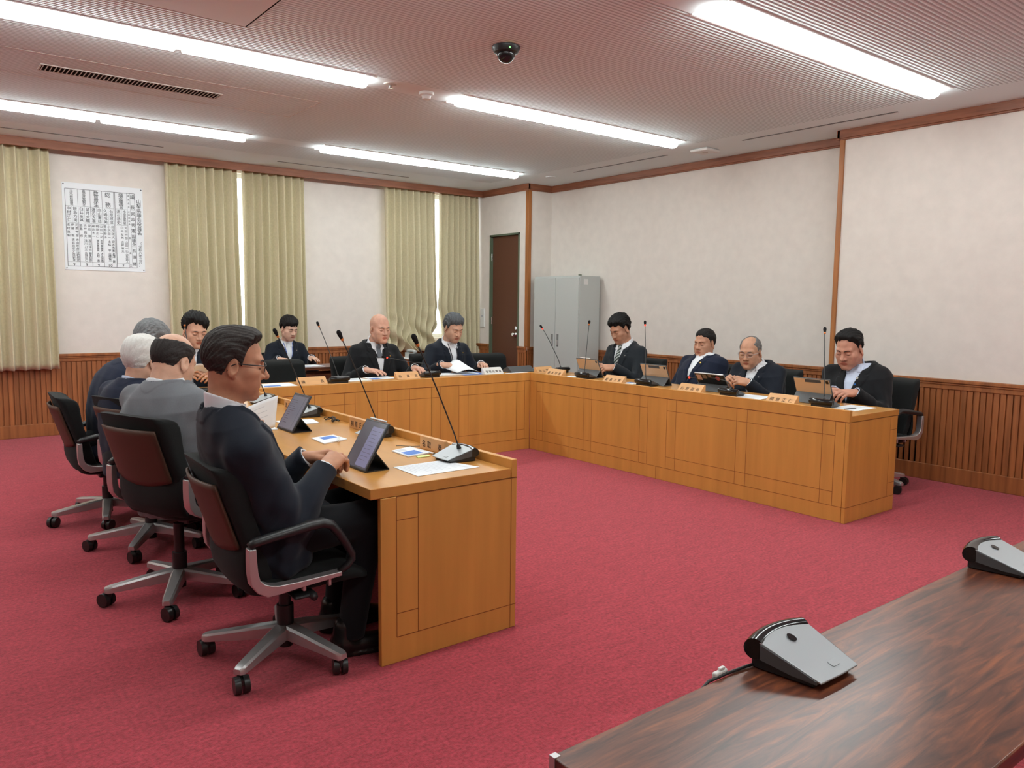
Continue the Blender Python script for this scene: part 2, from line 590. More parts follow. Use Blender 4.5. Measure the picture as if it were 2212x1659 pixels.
b = MB(); b.box((XL - .2, YF - .2, 0), (7.4, YF, CZ + .05), m_wall); struct(b.build('wall_front'))
# door wall (box that stands into the corner), with the doorway cut in
DY0, DY1, DZ = 8.44, 9.12, 2.41
b = MB()
b.box((XD, YC, 0), (XF + .02, DY0, CZ + .05), m_wall)
b.box((XD, DY1, 0), (XF + .02, YB + .02, CZ + .05), m_wall)
b.box((XD, DY0, DZ), (XF + .02, DY1, CZ + .05), m_wall)
b.box((XD + .3, DY0, 0), (XF + .02, DY1, DZ), m_wall)
struct(b.build('wall_door'))
b = MB()
b.box((XD + .035, DY0 + .025, .005), (XD + .075, DY1 - .025, DZ - .025), m_door)
d = struct(b.build('door_1', bevel=.003))
b = MB()
for p, q in (((DY0, 0), (DY0 + .025, DZ)), ((DY1 - .025, 0), (DY1, DZ)), ((DY0, DZ - .025), (DY1, DZ))):
    b.box((XD - .008, p[0], p[1]), (XD + .1, q[0], q[1]), m_green)
b.build('door_frame', d)
b = MB()
b.tube([(XD + .035, 8.535, 1.02), (XD + .015, 8.535, 1.02), (XD - .005, 8.535, 1.02), (XD - .03, 8.535, 1.02), (XD - .04, 8.535, 1.02)], [.03, .03, .014, .03, .02], m_chrome, 16)
b.build('door_knob', d, smooth=0.6)
b = MB(); b.tube([(XD + .036, 8.535, 1.11), (XD + .02, 8.535, 1.11)], .022, m_chrome, 16)
b.build('door_lock', d, smooth=0.6)
for z in (2.05, 1.15, .3):
    b = MB()
    b.cyl((XD + .018, DY1 - .022, z), (XD + .018, DY1 - .022, z + .1), .011, m_chrome, n=10)
    b.build('door_hinge', d)

# crown mouldings, pelmet, corner post
TI = [0]
def trim(build, bevel=.004):
    TI[0] += 1
    return struct(build.build('trim_%d' % TI[0], bevel=bevel))
def crown(x0, y0, x1, y1):
    bb = MB(); bb.box((min(x0, x1), min(y0, y1), CZ - .072), (max(x0, x1), max(y0, y1), CZ + .002), m_trim)
    bb.box((min(x0, x1) + (.012 if x1 - x0 < .1 else 0), min(y0, y1) + (.012 if y1 - y0 < .1 else 0), CZ - .085), (max(x0, x1), max(y0, y1), CZ - .07), m_trim)
    trim(bb)
crown(XN - .035, YF, XN, YS + .03)
crown(XN - .035, YS, XF, YS + .035)
crown(XF - .035, YS + .03, XF, YC)
crown(XD - .03, YC - .035, XF, YC)
crown(XD - .035, YC - .035, XD, YB - .2)
bb = MB(); bb.box((XL, YB - .235, CZ - .085), (XD, YB - .215, CZ + .002), m_trim); bb.box((XL, YB - .215, CZ - .02), (XD, YB, CZ + .002), m_trim); trim(bb)
bb = MB(); bb.box((XL, YF, CZ - .08), (XL + .035, YB - .2, CZ + .002), m_trim); trim(bb)
bb = MB(); bb.box((XN - .012, YS - .035, .865), (XN + .02, YS + .012, CZ - .07), m_post); trim(bb)
bb = MB(); bb.box((XD - .012, YC - .014, .865), (XD + .045, YC + .045, CZ - .07), m_post); trim(bb)

# wainscot: ribbed boards, cap rail, baseboard
def wains(p0, p1, nx, ny, vents=(), zr=.865):
    """from p0 to p1 along a wall, (nx, ny) points into the room"""
    L = math.hypot(p1[0] - p0[0], p1[1] - p0[1]); tx, ty = (p1[0] - p0[0]) / L, (p1[1] - p0[1]) / L
    def bx(bb, s0, s1, d0, d1, z0, z1, mt):
        c = [(p0[0] + tx * s + nx * d_, p0[1] + ty * s + ny * d_) for s, d_ in ((s0, d0), (s1, d1))]
        bb.box((min(c[0][0], c[1][0]), min(c[0][1], c[1][1]), z0), (max(c[0][0], c[1][0]), max(c[0][1], c[1][1]), z1), mt)
    bb = MB()
    bx(bb, 0, L, -.004, .004, .1, zr - .05, m_slot)
    pitch = .0485; k = 0; s = 0.0
    while s < L - .001:
        vent = any(a <= s < c for a, c in vents)
        w = .029 if vent else .0365
        bx(bb, s, min(L, s + w), .002, .022 if vent else .019, .13, zr - .07, m_wains)
        if not vent:
            bx(bb, min(L, s + w), min(L, s + pitch), .002, .006, .13, zr - .07, m_wains)
        s += pitch
    trim(bb, 0)
    bb = MB()
    bx(bb, 0, L, 0, .026, zr - .085, zr - .03, m_wains); bx(bb, 0, L, 0, .040, zr - .03, zr, m_wains); bx(bb, 0, L, 0, .032, zr - .048, zr - .03, m_wains)
    trim(bb, .005)
    bb = MB()
    bx(bb, 0, L, 0, .028, 0, .135, m_wains)
    o = bb.build('baseboard_%s' % ('back' if ny < -.5 else 'right' if nx < -.5 else 'left' if nx > .5 else 'front'), bevel=.004)
    struct(o)
wains((XN, YF), (XN, YS), -1, 0, vents=((4.75, 5.0), (1.0, 1.6)))
wains((XF, YS), (XF, YC), -1, 0, vents=((1.2, 1.6),))
wains((XF, YC), (XD, YC), 0, -1)
wains((XD, YC), (XD, DY0), -1, 0)
wains((XD, DY1), (XD, YB), -1, 0)
wains((XD, YB), (XL, YB), 0, -1)
wains((XL, YF), (XL, YB), 1, 0)
wains((XL, YF), (XN, YF), 0, 1)

# ------------------------------------------------------------------ ceiling lamps
def make_lamp():
    t = thing('ceiling_lamp', 'lamp', 'ceiling lamp', (0, 0, CZ), 0, 'recessed strip lamps in the ceiling')
    h = MB(); L = 1.30; w = LWID
    # trough (open below) and rim
    for s in (-1, 1):
        h.add([(0, s * w, .0), (L, s * w, .0), (L, s * .085, .10), (0, s * .085, .10)], [(0, 1, 2, 3)], m_house)
        h.box((0, s * w - .008, -.006), (L, s * w + .008, .0), m_house)
    h.box((0, -.09, .10), (L, .09, .11), m_house)
    for x in (0, L):
        h.add([(x, -w, 0), (x, w, 0), (x, .085, .10), (x, -.085, .10)], [(0, 1, 2, 3)], m_house)
    h.box((.02, -.035, .02), (L - .02, .035, .10), m_house)
    h.build('housing', t)
    d = MB()
    prof = [(-.054, .020), (-.057, -.024), (-.046, -.044), (-.020, -.054), (.020, -.054), (.046, -.044), (.057, -.024), (.054, .020)]
    d.prism(prof, .028, L - .028, m_lamp, 'x')
    d.build('diffuser', t)
    return t
LAMPLBL = {(1, 1): 'front', (2, 1): 'middle', (3, 1): 'rear'}
lamp0 = make_lamp(); first = True
rown = {0: 'hindmost row', 1: 'nearest row', 2: 'middle row', 3: 'row by the curtains'}
for ri, y in enumerate(ROWS):
    for gi, (a, c) in enumerate(LX):
        if gi == 0 and ri < 2:
            continue
        for k in range(2):
            side = ('far left', 'left', 'right')[gi]
            lb = 'white strip lamp, %s half of the %s pair in the %s' % (('left', 'right')[k], side, rown[ri])
            o = lamp0 if first else dup(lamp0)
            first = False
            o.location = (a + 1.30 * k, y, CZ); o['label'] = lb

# ------------------------------------------------------------------ ceiling fittings
def fitting(name, lb, cat, loc):
    return thing(name, lb, cat, loc)
t = fitting('air_vent', 'long grey louvred air grille set in the ceiling at left', 'air vent', (1.45, 6.40, CZ))
b = MB()
b.box((-.60, -.090, -.006), (.60, -.080, .0), m_grille); b.box((-.60, .080, -.006), (.60, .090, .0), m_grille)
b.box((-.61, -.090, -.006), (-.60, .090, 0), m_grille); b.box((.60, -.090, -.006), (.61, .090, 0), m_grille)
b.build('grille_frame', t)
b = MB(); b.box((-.60, -.080, -.002), (.60, .080, -.0005), m_slot); b.build('dark_duct', t)
b = MB()
for i in range(46):
    x = -.59 + i * 1.18 / 45
    b.box((x - .003, -.080, -.006), (x + .003, .080, -.002), m_grille)
b.build('louvre', t)
t = fitting('dome_camera', 'black dome security camera hanging from the ceiling', 'camera', (3.06, 4.02, CZ))
b = MB(); b.lathe([(.0, 0), (.088, 0), (.088, -.012), (.075, -.035), (.06, -.04), (0, -.04)], m_plas); b.build('mount_ring', t, smooth=0.6)
b = MB(); b.lathe([(.058, -.036)] + [(.058 * math.cos(a), -.040 - .058 * math.sin(a)) for a in np.linspace(0, 1.5, 9)], m_gloss); b.build('dome', t, smooth=0.8)
b = MB(); b.obox((-.03, -.078, -.026), (.004, 0, 0), (0, .003, 0), (0, 0, .004), M('green_led', (.1, .6, .1), emit=((.1, 1, .1), 4))); b.build('green_light', t)
t = fitting('smoke_detector', 'small round white smoke detector on the middle lamp row', 'smoke detector', (3.24, 5.25, CZ))
b = MB(); b.lathe([(0, 0), (.055, 0), (.055, -.02), (.04, -.025), (.04, -.03), (0, -.03)], m_white); b.build('base', t, smooth=0.6)
b = MB(); b.lathe([(.0, -.03), (.035, -.03), (.03, -.05), (.0, -.052)], m_white); b.build('sensor_cap', t, smooth=0.6)
t = fitting('sprinkler_head', 'flat round sprinkler head on the ceiling beside the smoke detector', 'sprinkler', (2.91, 5.21, CZ))
b = MB(); b.lathe([(0, 0), (.05, 0), (.045, -.008), (.02, -.012), (0, -.012)], m_grille); b.build('escutcheon', t, smooth=0.6)
b = MB(); b.lathe([(0, -.012), (.012, -.012), (.012, -.03), (.02, -.032), (0, -.034)], m_chrome); b.build('nozzle', t, smooth=0.6)
t = fitting('wireless_unit', 'flat white square unit on the ceiling by the right wall', 'ceiling unit', (6.58, 5.27, CZ))
b = MB(); b.box((-.11, -.11, -.03), (.11, .11, 0), m_white); b.build('cover', t, bevel=.02, seg=3)
b = MB(); b.lathe([(0, -.03), (.03, -.03), (.028, -.034), (0, -.034)], m_grille); b.build('centre_badge', t)
t = fitting('ceiling_speaker', 'small flush round plate on the ceiling near the far corner', 'ceiling plate', (6.54, 7.63, CZ))
b = MB(); b.lathe([(0, 0), (.07, 0), (.066, -.008), (0, -.008)], m_ceilplain); b.build('plate', t)
SL = [((6.49, 3.27), (6.49, 4.74), 'long dark slot in the ceiling border, nearest along the right wall'),
      ((6.52, 5.73), (6.52, 7.18), 'long dark slot in the ceiling border, farther along the right wall'),
      ((0.3, 8.87), (2.25, 8.87), 'long dark slot in the ceiling border above the leftmost curtain'),
      ((3.5, 8.87), (5.2, 8.87), 'long dark slot in the ceiling border above the right curtain pair')]
for (x0, y0), (x1, y1), lb in SL:
    b = MB(); w = .012
    b.box((min(x0, x1) - w, min(y0, y1) - w, CZ - .003), (max(x0, x1) + w, max(y0, y1) + w, CZ), m_dgrey)
    o = b.build('slot_vent', origin=(x0, y0, CZ)); tag(o, lb, 'air vent', 'slot vents in the ceiling border')
b = MB()
for p, q in (((.95, 4.15), (1.68, 4.156)), ((.95, 4.70), (1.68, 4.706)), ((1.674, 4.15), (1.68, 4.706)), ((.95, 4.15), (.956, 4.706))):
    b.box((p[0], p[1], CZ - .002), (q[0], q[1], CZ), m_slot)
b.box((.96, 4.16, CZ - .003), (1.67, 4.70, CZ), m_ceilplain)
tag(b.build('access_panel', origin=(1.3, 4.4, CZ)), 'square plain access panel in the ribbed ceiling, top left', 'ceiling panel')
b = MB()
for p, q in (((.2, 6.05), (2.75, 6.055)), ((.2, 6.70), (2.75, 6.705)), ((2.745, 6.05), (2.75, 6.705))):
    b.box((p[0], p[1], CZ - .0015), (q[0], q[1], CZ), m_grille)
TI[0] += 1
struct(b.build('trim_%d' % TI[0]))

# ------------------------------------------------------------------ curtains
def curtain(x0, x1, z0, lb, gap=None, amp=.125, bunch=False, name='curtain'):
    """pleated cloth; gap: function of z shifting the edge nearest the window gap"""
    b = MB(); n = int((x1 - x0) / .008); pl = round((x1 - x0) / .105)
    rs = np.random.RandomState(int(abs(x0) * 100))
    ph = rs.rand(pl + 2) * .5
    def fn(u, v):
        z = z0 + (2.995 - z0) * v
        e0, e1 = x0, x1
        if gap:
            g = gap(z)
            if g[0] == 'r': e1 += g[1]
            else: e0 += g[1]
        x = e0 + (e1 - e0) * u
        s = u * pl
        i = int(s)
        a = amp * (.75 + .25 * (1 - v)) * (1 + .14 * math.sin(s * 2.3 + x0 * 7))
        y = YB - .070 - a * (.5 + .5 * math.sin(2 * PI * s + .35 * math.sin(1.1 * z + .9 * s))) + .006 * math.sin(4 * s + 1.2 * z)
        x += .010 * math.sin(2 * PI * s + 1.0) + .006 * math.sin(z * 1.1 + s) * (1 - v)
        if bunch and z < 1.35:
            k = (1.35 - z) / .6
            y -= .10 * k * (.5 + .5 * math.sin(7 * u + 5 * z)) + .05 * k * math.sin(19 * u + 23 * z)
            x += .04 * k * math.sin(21 * z + 9 * u)
        return (x, y, z)
    b.grid(fn, n, 40 if not bunch else 70, m_curt)
    c0 = ((x0 + x1) / 2, YB - .1, z0)
    t = thing(name, lb, 'curtain', c0, 0, 'olive pleated curtains')
    o = b.build('cloth', t, smooth=True, fix=False, origin=None)
    o.data.transform(Matrix.Translation((-c0[0], -c0[1], -c0[2])))
    so = o.modifiers.new('thickness', 'SOLIDIFY'); so.thickness = .004
    h = MB()
    h.tube([(x0 - c0[0], 0.03, 2.985 - z0), (x1 - c0[0], 0.03, 2.985 - z0)], .008, m_winf, 8)
    h.build('header_rail', t)
    return t
def gap2(side):
    return lambda z: (side, (-.012 if side == 'r' else .012) * min(1, max(-1.2, (z - 1.15) / 1.0)))
def gap3(side):
    def f(z):
        g = .006 + .012 * min(1, max(0, (z - 1.9) / .8))
        if z < 1.75: g = .012 * (z - 1.55) / .2
        if z < 1.35: g = .003 + .045 * min(1, (1.35 - z) / .3)
        return (side, -g if side == 'r' else g)
    return f
curtain(-.10, 1.27, .715, 'olive curtain at the left edge, left of the wall poster')
curtain(2.385, 3.203, .72, 'olive curtain right of the poster, left half of its pair', gap2('r'))
curtain(3.227, 4.015, .72, 'olive curtain behind the woman in navy, right half of its pair', gap2('l'))
curtain(5.135, 5.943, .78, 'olive curtain with a bunched-up hem behind the telephone', gap3('r'), bunch=True)
curtain(5.967, 6.655, .68, 'olive curtain in the far corner beside the door wall', gap3('l'))

# ------------------------------------------------------------------ wall things
t = thing('wall_plate', 'tall white intercom plate on the wall left of the brown door', 'wall plate', (XD, 9.28, 1.10))
b = MB(); b.box((-.018, -.045, 0), (0, .045, .27), m_white); b.build('faceplate', t, bevel=.004)
b = MB(); b.box((-.021, -.008, .15), (-.017, .008, .175), m_ink); b.build('switch', t)

# filing cabinet in the corner, doors toward the room
CX0, CY0, CY1, CH = 6.70, 7.25, 8.13, 1.805
t = thing('filing_cabinet', 'tall light grey two-door steel cabinet in the far right corner', 'cabinet', (CX0, (CY0 + CY1) / 2, 0))
hw = (CY1 - CY0) / 2
b = MB(); b.box((.012, -hw, .0), (XF - CX0 - .04, hw, CH), m_cab); b.build('body', t, bevel=.004)
for s, (a, c) in (('l', (-hw + .006, -.003)), ('r', (.003, hw - .006))):
    b = MB(); b.box((-.006, a, .05), (.012, c, CH - .025), m_cab)
    d = b.build('door', t, bevel=.003)
    hy = -.055 if s == 'l' else .055
    b = MB(); b.box((-.009, hy - .018, .90), (-.005, hy + .018, 1.06), m_cabd); b.box((-.016, hy - .010, .92), (-.008, hy + .010, .985), m_alu)
    b.build('handle', d, bevel=.002)
    for z in (.25, 1.5):
        b = MB()
        b.box((-.009, (a if s == 'l' else c) - (-.006 if s == 'l' else .012), z), (-.004, (a if s == 'l' else c) + (.012 if s == 'l' else -.006), z + .09), m_cab)
        b.build('hinge', d)
b = MB(); b.box((.02, -hw + .01, CH), (.05, -hw + .04, CH + .015), m_green); b.build('top_catch', t)
b = MB(); b.box((.08, -hw - .001, CH - .11), (.15, -hw, CH - .04), m_white); b.build('sticker', t)

# poster with the list of members
PX0, PX1, PZ0, PZ1 = 1.40, 2.185, 1.755, 2.667
COLS = [
 # x0, x1 in poster units (0..1 from left), head, pair, rest rows
 (.035, .185, '土木森林環境', ['飯島力男', '中村正仁'], ['河西敏郎', '伊藤　毅', '志村直毅', '寺田義彦', '笠井辰生', '', '流石恭史', '久保田松幸', ''], '9'),
 (.185, .335, '農政産業観光', ['望月大輔', '臼井友基'], ['望月　勝', '古屋雅夫', '飯島　修', '渡辺淳也', '浅川力三', '', '藤本好彦', '佐野弘仁', ''], '9'),
 (.335, .480, '教育厚生', ['向山憲稔', '渡辺大喜'], ['山田一功', '桐原正仁', '福井太一', '水岸富美男', '清水喜美男', '', '大久保俊雄', '名取　泰', ''], '9'),
 (.480, .625, '総務', ['石原政信', '久嶋成美'], ['卯月政人', '小沢栄一', '菅野幹子', '宮本秀憲', '土橋　亨', '', '長澤　健', '白壁賢一', ''], '10'),
 (.642, .795, '議会運営', ['水岸富美男', '流石恭史'], ['河西敏郎', '臼井友基', '', '山田一功', '古屋雅夫', '', '卯月政人', '', ''], '7')]
T_TITLE, T_DATE = '山梨県議会役員名', '（令和八年三月）'
ALL = T_TITLE + T_DATE + '議長宮本秀憲副長澤健委員会名正副定数0123456789' + '名取泰委員長議長事務局職員藤本好彦飯島力男石原政信桐原正仁渡辺淳也向山憲稔'
for c in COLS:
    ALL += c[2] + ''.join(c[3]) + ''.join(c[4]) + c[5]
prep_glyphs(ALL.replace('\u3000', ''))
t = thing('wall_poster', 'white poster of vertical columns of names on the window wall', 'poster', ((PX0 + PX1) / 2, YB, PZ0))
pw, ph = PX1 - PX0, PZ1 - PZ0
b = MB(); b.box((-pw / 2, -.006, 0), (pw / 2, -.001, ph), m_paper); b.build('sheet', t)
for sx in (-1, 1):
    for z in (.018, ph - .018):
        b = MB(); b.cyl((sx * (pw / 2 - .015), -.006, z), (sx * (pw / 2 - .015), -.011, z), .006, m_pletter, n=10)
        b.build('pin', t)
b = MB()
PL = lambda x, y: (-pw / 2 + x * pw, -.0072, y * ph)
def line(x0, y0, x1, y1, w=.0018):
    X0, X1 = sorted((-pw / 2 + x0 * pw, -pw / 2 + x1 * pw)); Z0, Z1 = sorted((y0 * ph, y1 * ph))
    if X1 - X0 < w: X0 -= w / 2; X1 += w / 2
    else: Z0 -= w / 2; Z1 += w / 2
    b.add([(X0, -.0070, Z0), (X1, -.0070, Z0), (X1, -.0070, Z1), (X0, -.0070, Z1)], [(0, 1, 2, 3)], m_pletter)
def vtext(s, cx, ytop, ybot, size, wf=1.0):
    n = len(s)
    for i, ch in enumerate(s):
        y = ytop + (ybot - ytop) * ((i + .5) / n)
        put_char(b, ch, cx, y, size * wf, size * pw / ph, PL, m_pletter)
FT, FB = .93, .045
YH, YP, Y1_, Y2_, YN = .735, .545, .37, .215, .095
for x0, x1, y in ((.035, .895, FT), (.035, .895, FB)): line(x0, y, x1, y, .004)
for x in (.035, .895): line(x, FB, x, FT, .004)
for c in COLS:
    x0, x1 = c[0], c[1]
    line(x0, FB, x0, FT, .0028)
    line(x1, FB, x1, FT, .0028)
    for y in (YH, YP, YN): line(x0, y, x1, y, .0018)
    xm = (x0 + x1) / 2
    line(xm, YP, xm, YH, .0014)
    h = c[2]
    if len(h) == 2: vtext(h[0] + '　' + h[1], xm, FT - .01, YH + .01, .074)
    else: vtext(h, xm, FT - .008, YH + .008, .064 if len(h) <= 4 else .043)
    w2 = (x1 - x0) / 2
    for k in range(2): vtext(c[3][k], x1 - w2 * (k + .5), YH - .008, YP + .008, .050 if len(c[3][k]) < 5 else .043)
    w3 = (x1 - x0) / 3
    for k in range(9):
        col, row = k % 3, k // 3
        yt, yb = ((YP, Y1_), (Y1_, Y2_), (Y2_, YN))[row]
        if c[4][k]: vtext(c[4][k], x1 - w3 * (col + .5), yt - .006, yb + .006, .039 if len(c[4][k]) < 5 else .034)
    for i, ch in enumerate(c[5]): put_char(b, ch, xm + (i - (len(c[5]) - 1) / 2) * .03, (YN + FB) / 2 - .006, .052, .052 * pw / ph, PL, m_pletter)
line(.637, FB, .637, FT, .002)
for x in (.795, .835): line(x, FB, x, FT, .0018)
vtext('委員会名', .815, FT - .01, YH + .01, .026)
vtext('正副委員長', .815, YH - .008, YP + .004, .026)
put_char(b, '委', .815, .40, .026, .026, PL, m_pletter); put_char(b, '員', .815, .22, .026, .026, PL, m_pletter)
vtext('定数', .815, YN, FB + .004, .024)
for y in (YH, .445, .30): line(.835, y, .895, y, .0016)
vtext('議　長', .865, FT - .01, YH + .005, .060)
vtext('宮本秀憲', .865, YH - .01, .455, .060)
vtext('副議長', .865, .44, .31, .054)
vtext('長澤健', .865, .29, FB + .01, .050)
vtext(T_TITLE, .945, .87, .44, .064)
vtext(T_DATE, .945, .36, .06, .048)
b.build('lettering', t, fix=False)
# ------------------------------------------------------------------ the horseshoe desks
DT, LED = .727, .766
XI, XO = 2.115, 1.395        # left wing: inner face, user edge
XR, XRO = 4.918, 5.60        # right wing: inner face, user edge
YI, YO = 6.013, 6.735        # back wing: inner face, user edge
YE = 2.668                   # near ends of both wings
def inlay(bb, P, segs, w=.0034):
    """thin dark lines on a panel: P(s, z, d) -> 3D, segs in (s, z)"""
    for (s0, z0), (s1, z1) in segs:
        a0, a1 = sorted((s0, s1)); c0, c1 = sorted((z0, z1))
        if a1 - a0 < 1e-6: a0 -= w / 2; a1 += w / 2
        else: c0 -= w / 2; c1 += w / 2
        d = .0006
        bb.add([P(a0, c0, d), P(a1, c0, d), P(a1, c1, d), P(a0, c1, d)], [(0, 1, 2, 3)], m_inlay)
def module(s0, i0, s1, i1, s2, i2, lo=.107, hi=.684):
    """inlay layout of one double panel: s0..s2 outer verticals, i* inner verticals"""
    L = [((s0, lo), (s0, hi)), ((i0, lo), (i0, hi)), ((s1, lo), (s1, hi)), ((i1, lo), (i1, hi)), ((i2, lo), (i2, hi)), ((s2, lo), (s2, hi))]
    for z in (.203, .588):
        L.append(((s0, z), (s2, z)))
    return L
t = thing('conference_desk', 'left wing of the beech horseshoe desk, beside the man with glasses', 'desk', ((XO + XI) / 2, YE, 0), 0, 'wings of the horseshoe desk')
OX, OY = (XO + XI) / 2, YE
def B(name, mt, boxes, par, bevel=.0025, lines=None):
    bb = MB()
    o = par.location
    for p, q in boxes:
        bb.box((p[0] - o[0], p[1] - o[1], p[2]), (q[0] - o[0], q[1] - o[1], q[2]), mt)
    if lines:
        P, segs = lines
        inlay(bb, lambda s, z, d: tuple(a - c for a, c in zip(P(s, z, d), (o[0], o[1], 0))), segs)
    return bb.build(name, par, bevel=bevel)
B('worktop', m_top, [((XO, YE + .004, DT - .042), (XI - .032, YO, DT))], t)
B('ledge', m_desk, [((XI - .030, YE, .686), (XI, YI - .002, LED))], t)
B('front_panel', m_desk, [((XI - .028, YE + .028, 0), (XI - .001, YI - .002, .684))], t)
B('end_panel', m_desk, [((1.437, YE, 0), (XI - .001, YE + .026, .684))], t, .0025,
  (lambda s, z, d: (s, YE - d, z), [((1.507, .107), (1.507, .684)), ((1.607, .107), (1.607, .684)), ((1.507, .107), (XI, .107)), ((1.507, .684), (XI, .684)), ((2.083, 0), (2.083, .684)), ((1.507, .205), (1.607, .205)), ((1.507, .588), (1.607, .588))]))
B('support_panel', m_desk, [((1.72, 4.30, 0), (XI - .03, 4.325, .684))], t)
t = thing('conference_desk', 'back wing of the beech horseshoe desk, in front of the bald man', 'desk', (3.5, YI, 0), 0, 'wings of the horseshoe desk')
BX0 = 1.395
B('worktop', m_topx, [((XI - .030, YI + .036, DT - .042), (XRO, YO + .002, DT))], t)
B('ledge', m_desk, [((XI - .030, YI, .686), (XR + .03, YI + .032, LED))], t)
segs = module(2.30, 2.39, 2.70, 2.79, 2.905, 3.003)[:0]
for (a, i0, b1, i1, i2, c) in ((2.19, 2.28, 2.55, 2.64, 2.905, 3.003), (3.215, 3.31, 3.765, 3.765, 3.765, 3.859), (4.065, 4.168, 4.75, 4.75, 4.75, 4.852)):
    segs += module(a, i0, b1, i1, c, i2)
segs += [((XI, .107), (XR, .107)), ((XI, .684), (XR, .684)), ((3.535, 0), (3.535, .684))]
B('front_panel', m_desk, [((XI, YI + .001, 0), (XR, YI + .028, .684))], t, .0025, (lambda s, z, d: (s, YI + .001 - d, z), segs))
B('support_panel', m_desk, [((2.45, YI + .03, 0), (2.475, 6.45, .684)), ((4.45, YI + .03, 0), (4.475, 6.45, .684))][:1], t)
B('support_panel', m_desk, [((4.45, YI + .03, 0), (4.475, 6.45, .684))], t)
t = thing('conference_desk', 'right wing of the beech horseshoe desk, in front of the four men on the right', 'desk', ((XR + XRO) / 2, YE, 0), 0, 'wings of the horseshoe desk')
B('worktop', m_top, [((XR + .034, YE + .004, DT - .042), (XRO, YI + .034, DT))], t)
B('ledge', m_desk, [((XR, YE, .686), (XR + .032, YI + .0, LED))], t)
segs = module(2.765, 2.858, 3.462, 3.555, 4.236, 4.140) + module(4.444, 4.535, 5.126, 5.228, 5.907, 5.814)
segs += [((YE, .107), (YI, .107)), ((YE, .684), (YI, .684)), ((4.34, 0), (4.34, .107))]
B('front_panel', m_desk, [((XR + .001, YE + .028, 0), (XR + .028, YI, .684))], t, .0025, (lambda s, z, d: (XR + .001 - d, s, z), segs))
B('end_panel', m_desk, [((XR + .001, YE, 0), (XRO - .022, YE + .026, .684))], t, .0025,
  (lambda s, z, d: (s, YE - d, z), [((XR, .107), (XRO - .022, .107)), ((XR + .03, .684), (XRO - .022, .684)), ((5.475, .107), (5.475, .684)), ((5.475, .205), (XRO - .022, .205)), ((5.475, .588), (XRO - .022, .588))]))
B('support_panel', m_desk, [((XR + .03, 4.30, 0), (5.25, 4.325, .684))], t)

# rosewood folding table in the foreground
t = thing('folding_table', 'dark rosewood folding table in the bottom right corner', 'table', (1.72, .70, 0))
TT = .70
b = MB(); b.box((.816 - 1.72, .465 - .70, TT - .032), (3.2 - 1.72, .931 - .70, TT), m_rose); b.build('tabletop', t, bevel=.003)
for x, sx in ((.816 - 1.72, 1), (3.2 - 1.72, -1)):
    for y, sy in ((.465 - .70, 1), (.931 - .70, -1)):
        b = MB()
        b.box((x - .0015 * sx, y - .0015 * sy, TT - .034), (x + .012 * sx, y + .012 * sy, TT + .001), m_alu)
        b.build('corner_cap', t)
b = MB(); b.box((.84 - 1.72, .478 - .70, TT - .045), (3.18 - 1.72, .918 - .70, TT - .032), m_plas); b.build('edge_frame', t)
for x in (.96, 3.06):
    b = MB()
    for y in (.50, .90):
        b.tube([(x - 1.72, y - .70, TT - .04), (x - 1.72, y - .70, .02)], .014, m_chrome, 10)
        b.cyl((x - 1.72, y - .70, 0), (x - 1.72, y - .70, .02), .018, m_rub, n=10)
    b.tube([(x - 1.72, .50 - .70, .12), (x - 1.72, .90 - .70, .12)], .012, m_chrome, 10)
    b.build('leg_frame', t, smooth=0.7)

# staff table behind the back wing
t = thing('folding_table', 'dark folding table behind the empty chair, in front of the woman', 'table', (3.3, 8.1, 0))
b = MB(); b.box((-.90, -.225, .715), (.90, .225, .745), m_rose); b.build('tabletop', t, bevel=.003)
b = MB(); b.box((-.86, -.17, .30), (.86, -.155, .70), m_rose); b.build('modesty_panel', t)
for x in (-.8, .8):
    b = MB()
    for y in (-.19, .19):
        b.tube([(x, y, .715), (x, y, .0)], .013, m_dgrey, 10)
    b.tube([(x, -.19, .10), (x, .19, .10)], .011, m_dgrey, 10)
    b.build('leg_frame', t)

# telephone corner behind the two men
t = thing('side_desk', 'small brown wooden desk beneath the bunched curtain', 'desk', (5.60, 9.05, 0))
b = MB(); b.box((-.36, -.22, .69), (.36, .22, .72), m_wains); b.build('desk_top', t, bevel=.003)
for x in (-.34, .32):
    b = MB(); b.box((x, -.20, 0), (x + .02, .20, .69), m_wains); b.build('side_panel', t)
b = MB(); b.box((-.32, -.02, .2), (.32, 0, .69), m_wains); b.build('back_panel', t)
t = thing('telephone_stand', 'slim white pedestal stand holding the telephone', 'stand', (5.16, 8.66, 0))
b = MB(); b.box((-.17, -.12, .735), (.17, .12, .748), m_white); b.build('top', t, bevel=.004)
b = MB(); b.cyl((.08, 0, .02), (.08, 0, .735), .014, m_white); b.build('post', t, smooth=0.7)
b = MB(); b.box((-.16, -.13, 0), (.16, .13, .02), m_white); b.build('foot', t, bevel=.004)
t = thing('telephone', 'pale grey desk telephone on the slim white stand', 'telephone', (5.17, 8.66, .748))
b = MB(); b.prism([(-.09, 0), (.10, 0), (.10, .02), (-.09, .065)], -.10, .10, m_cab, 'y'); b.build('base', t, bevel=.005)
b = MB(); b.tube([(-.05, -.095, .075), (-.045, -.05, .085), (-.045, .05, .085), (-.05, .095, .075)], [.024, .017, .017, .024], m_cab, 12); b.build('handset', t, smooth=True)
b = MB()
for i in range(3):
    for j in range(4):
        b.box((-.005 + j * .022, -.01 + i * .025, .042 - j * .0045), (.010 + j * .022, .006 + i * .025, .050 - j * .0045), m_dgrey)
b.build('keypad', t)
t = thing('side_table', 'small white table between the grey haired man and the door', 'table', (6.24, 8.80, 0))
b = MB(); b.box((-.25, -.2, .72), (.25, .2, .745), m_white); b.build('tabletop', t, bevel=.003)
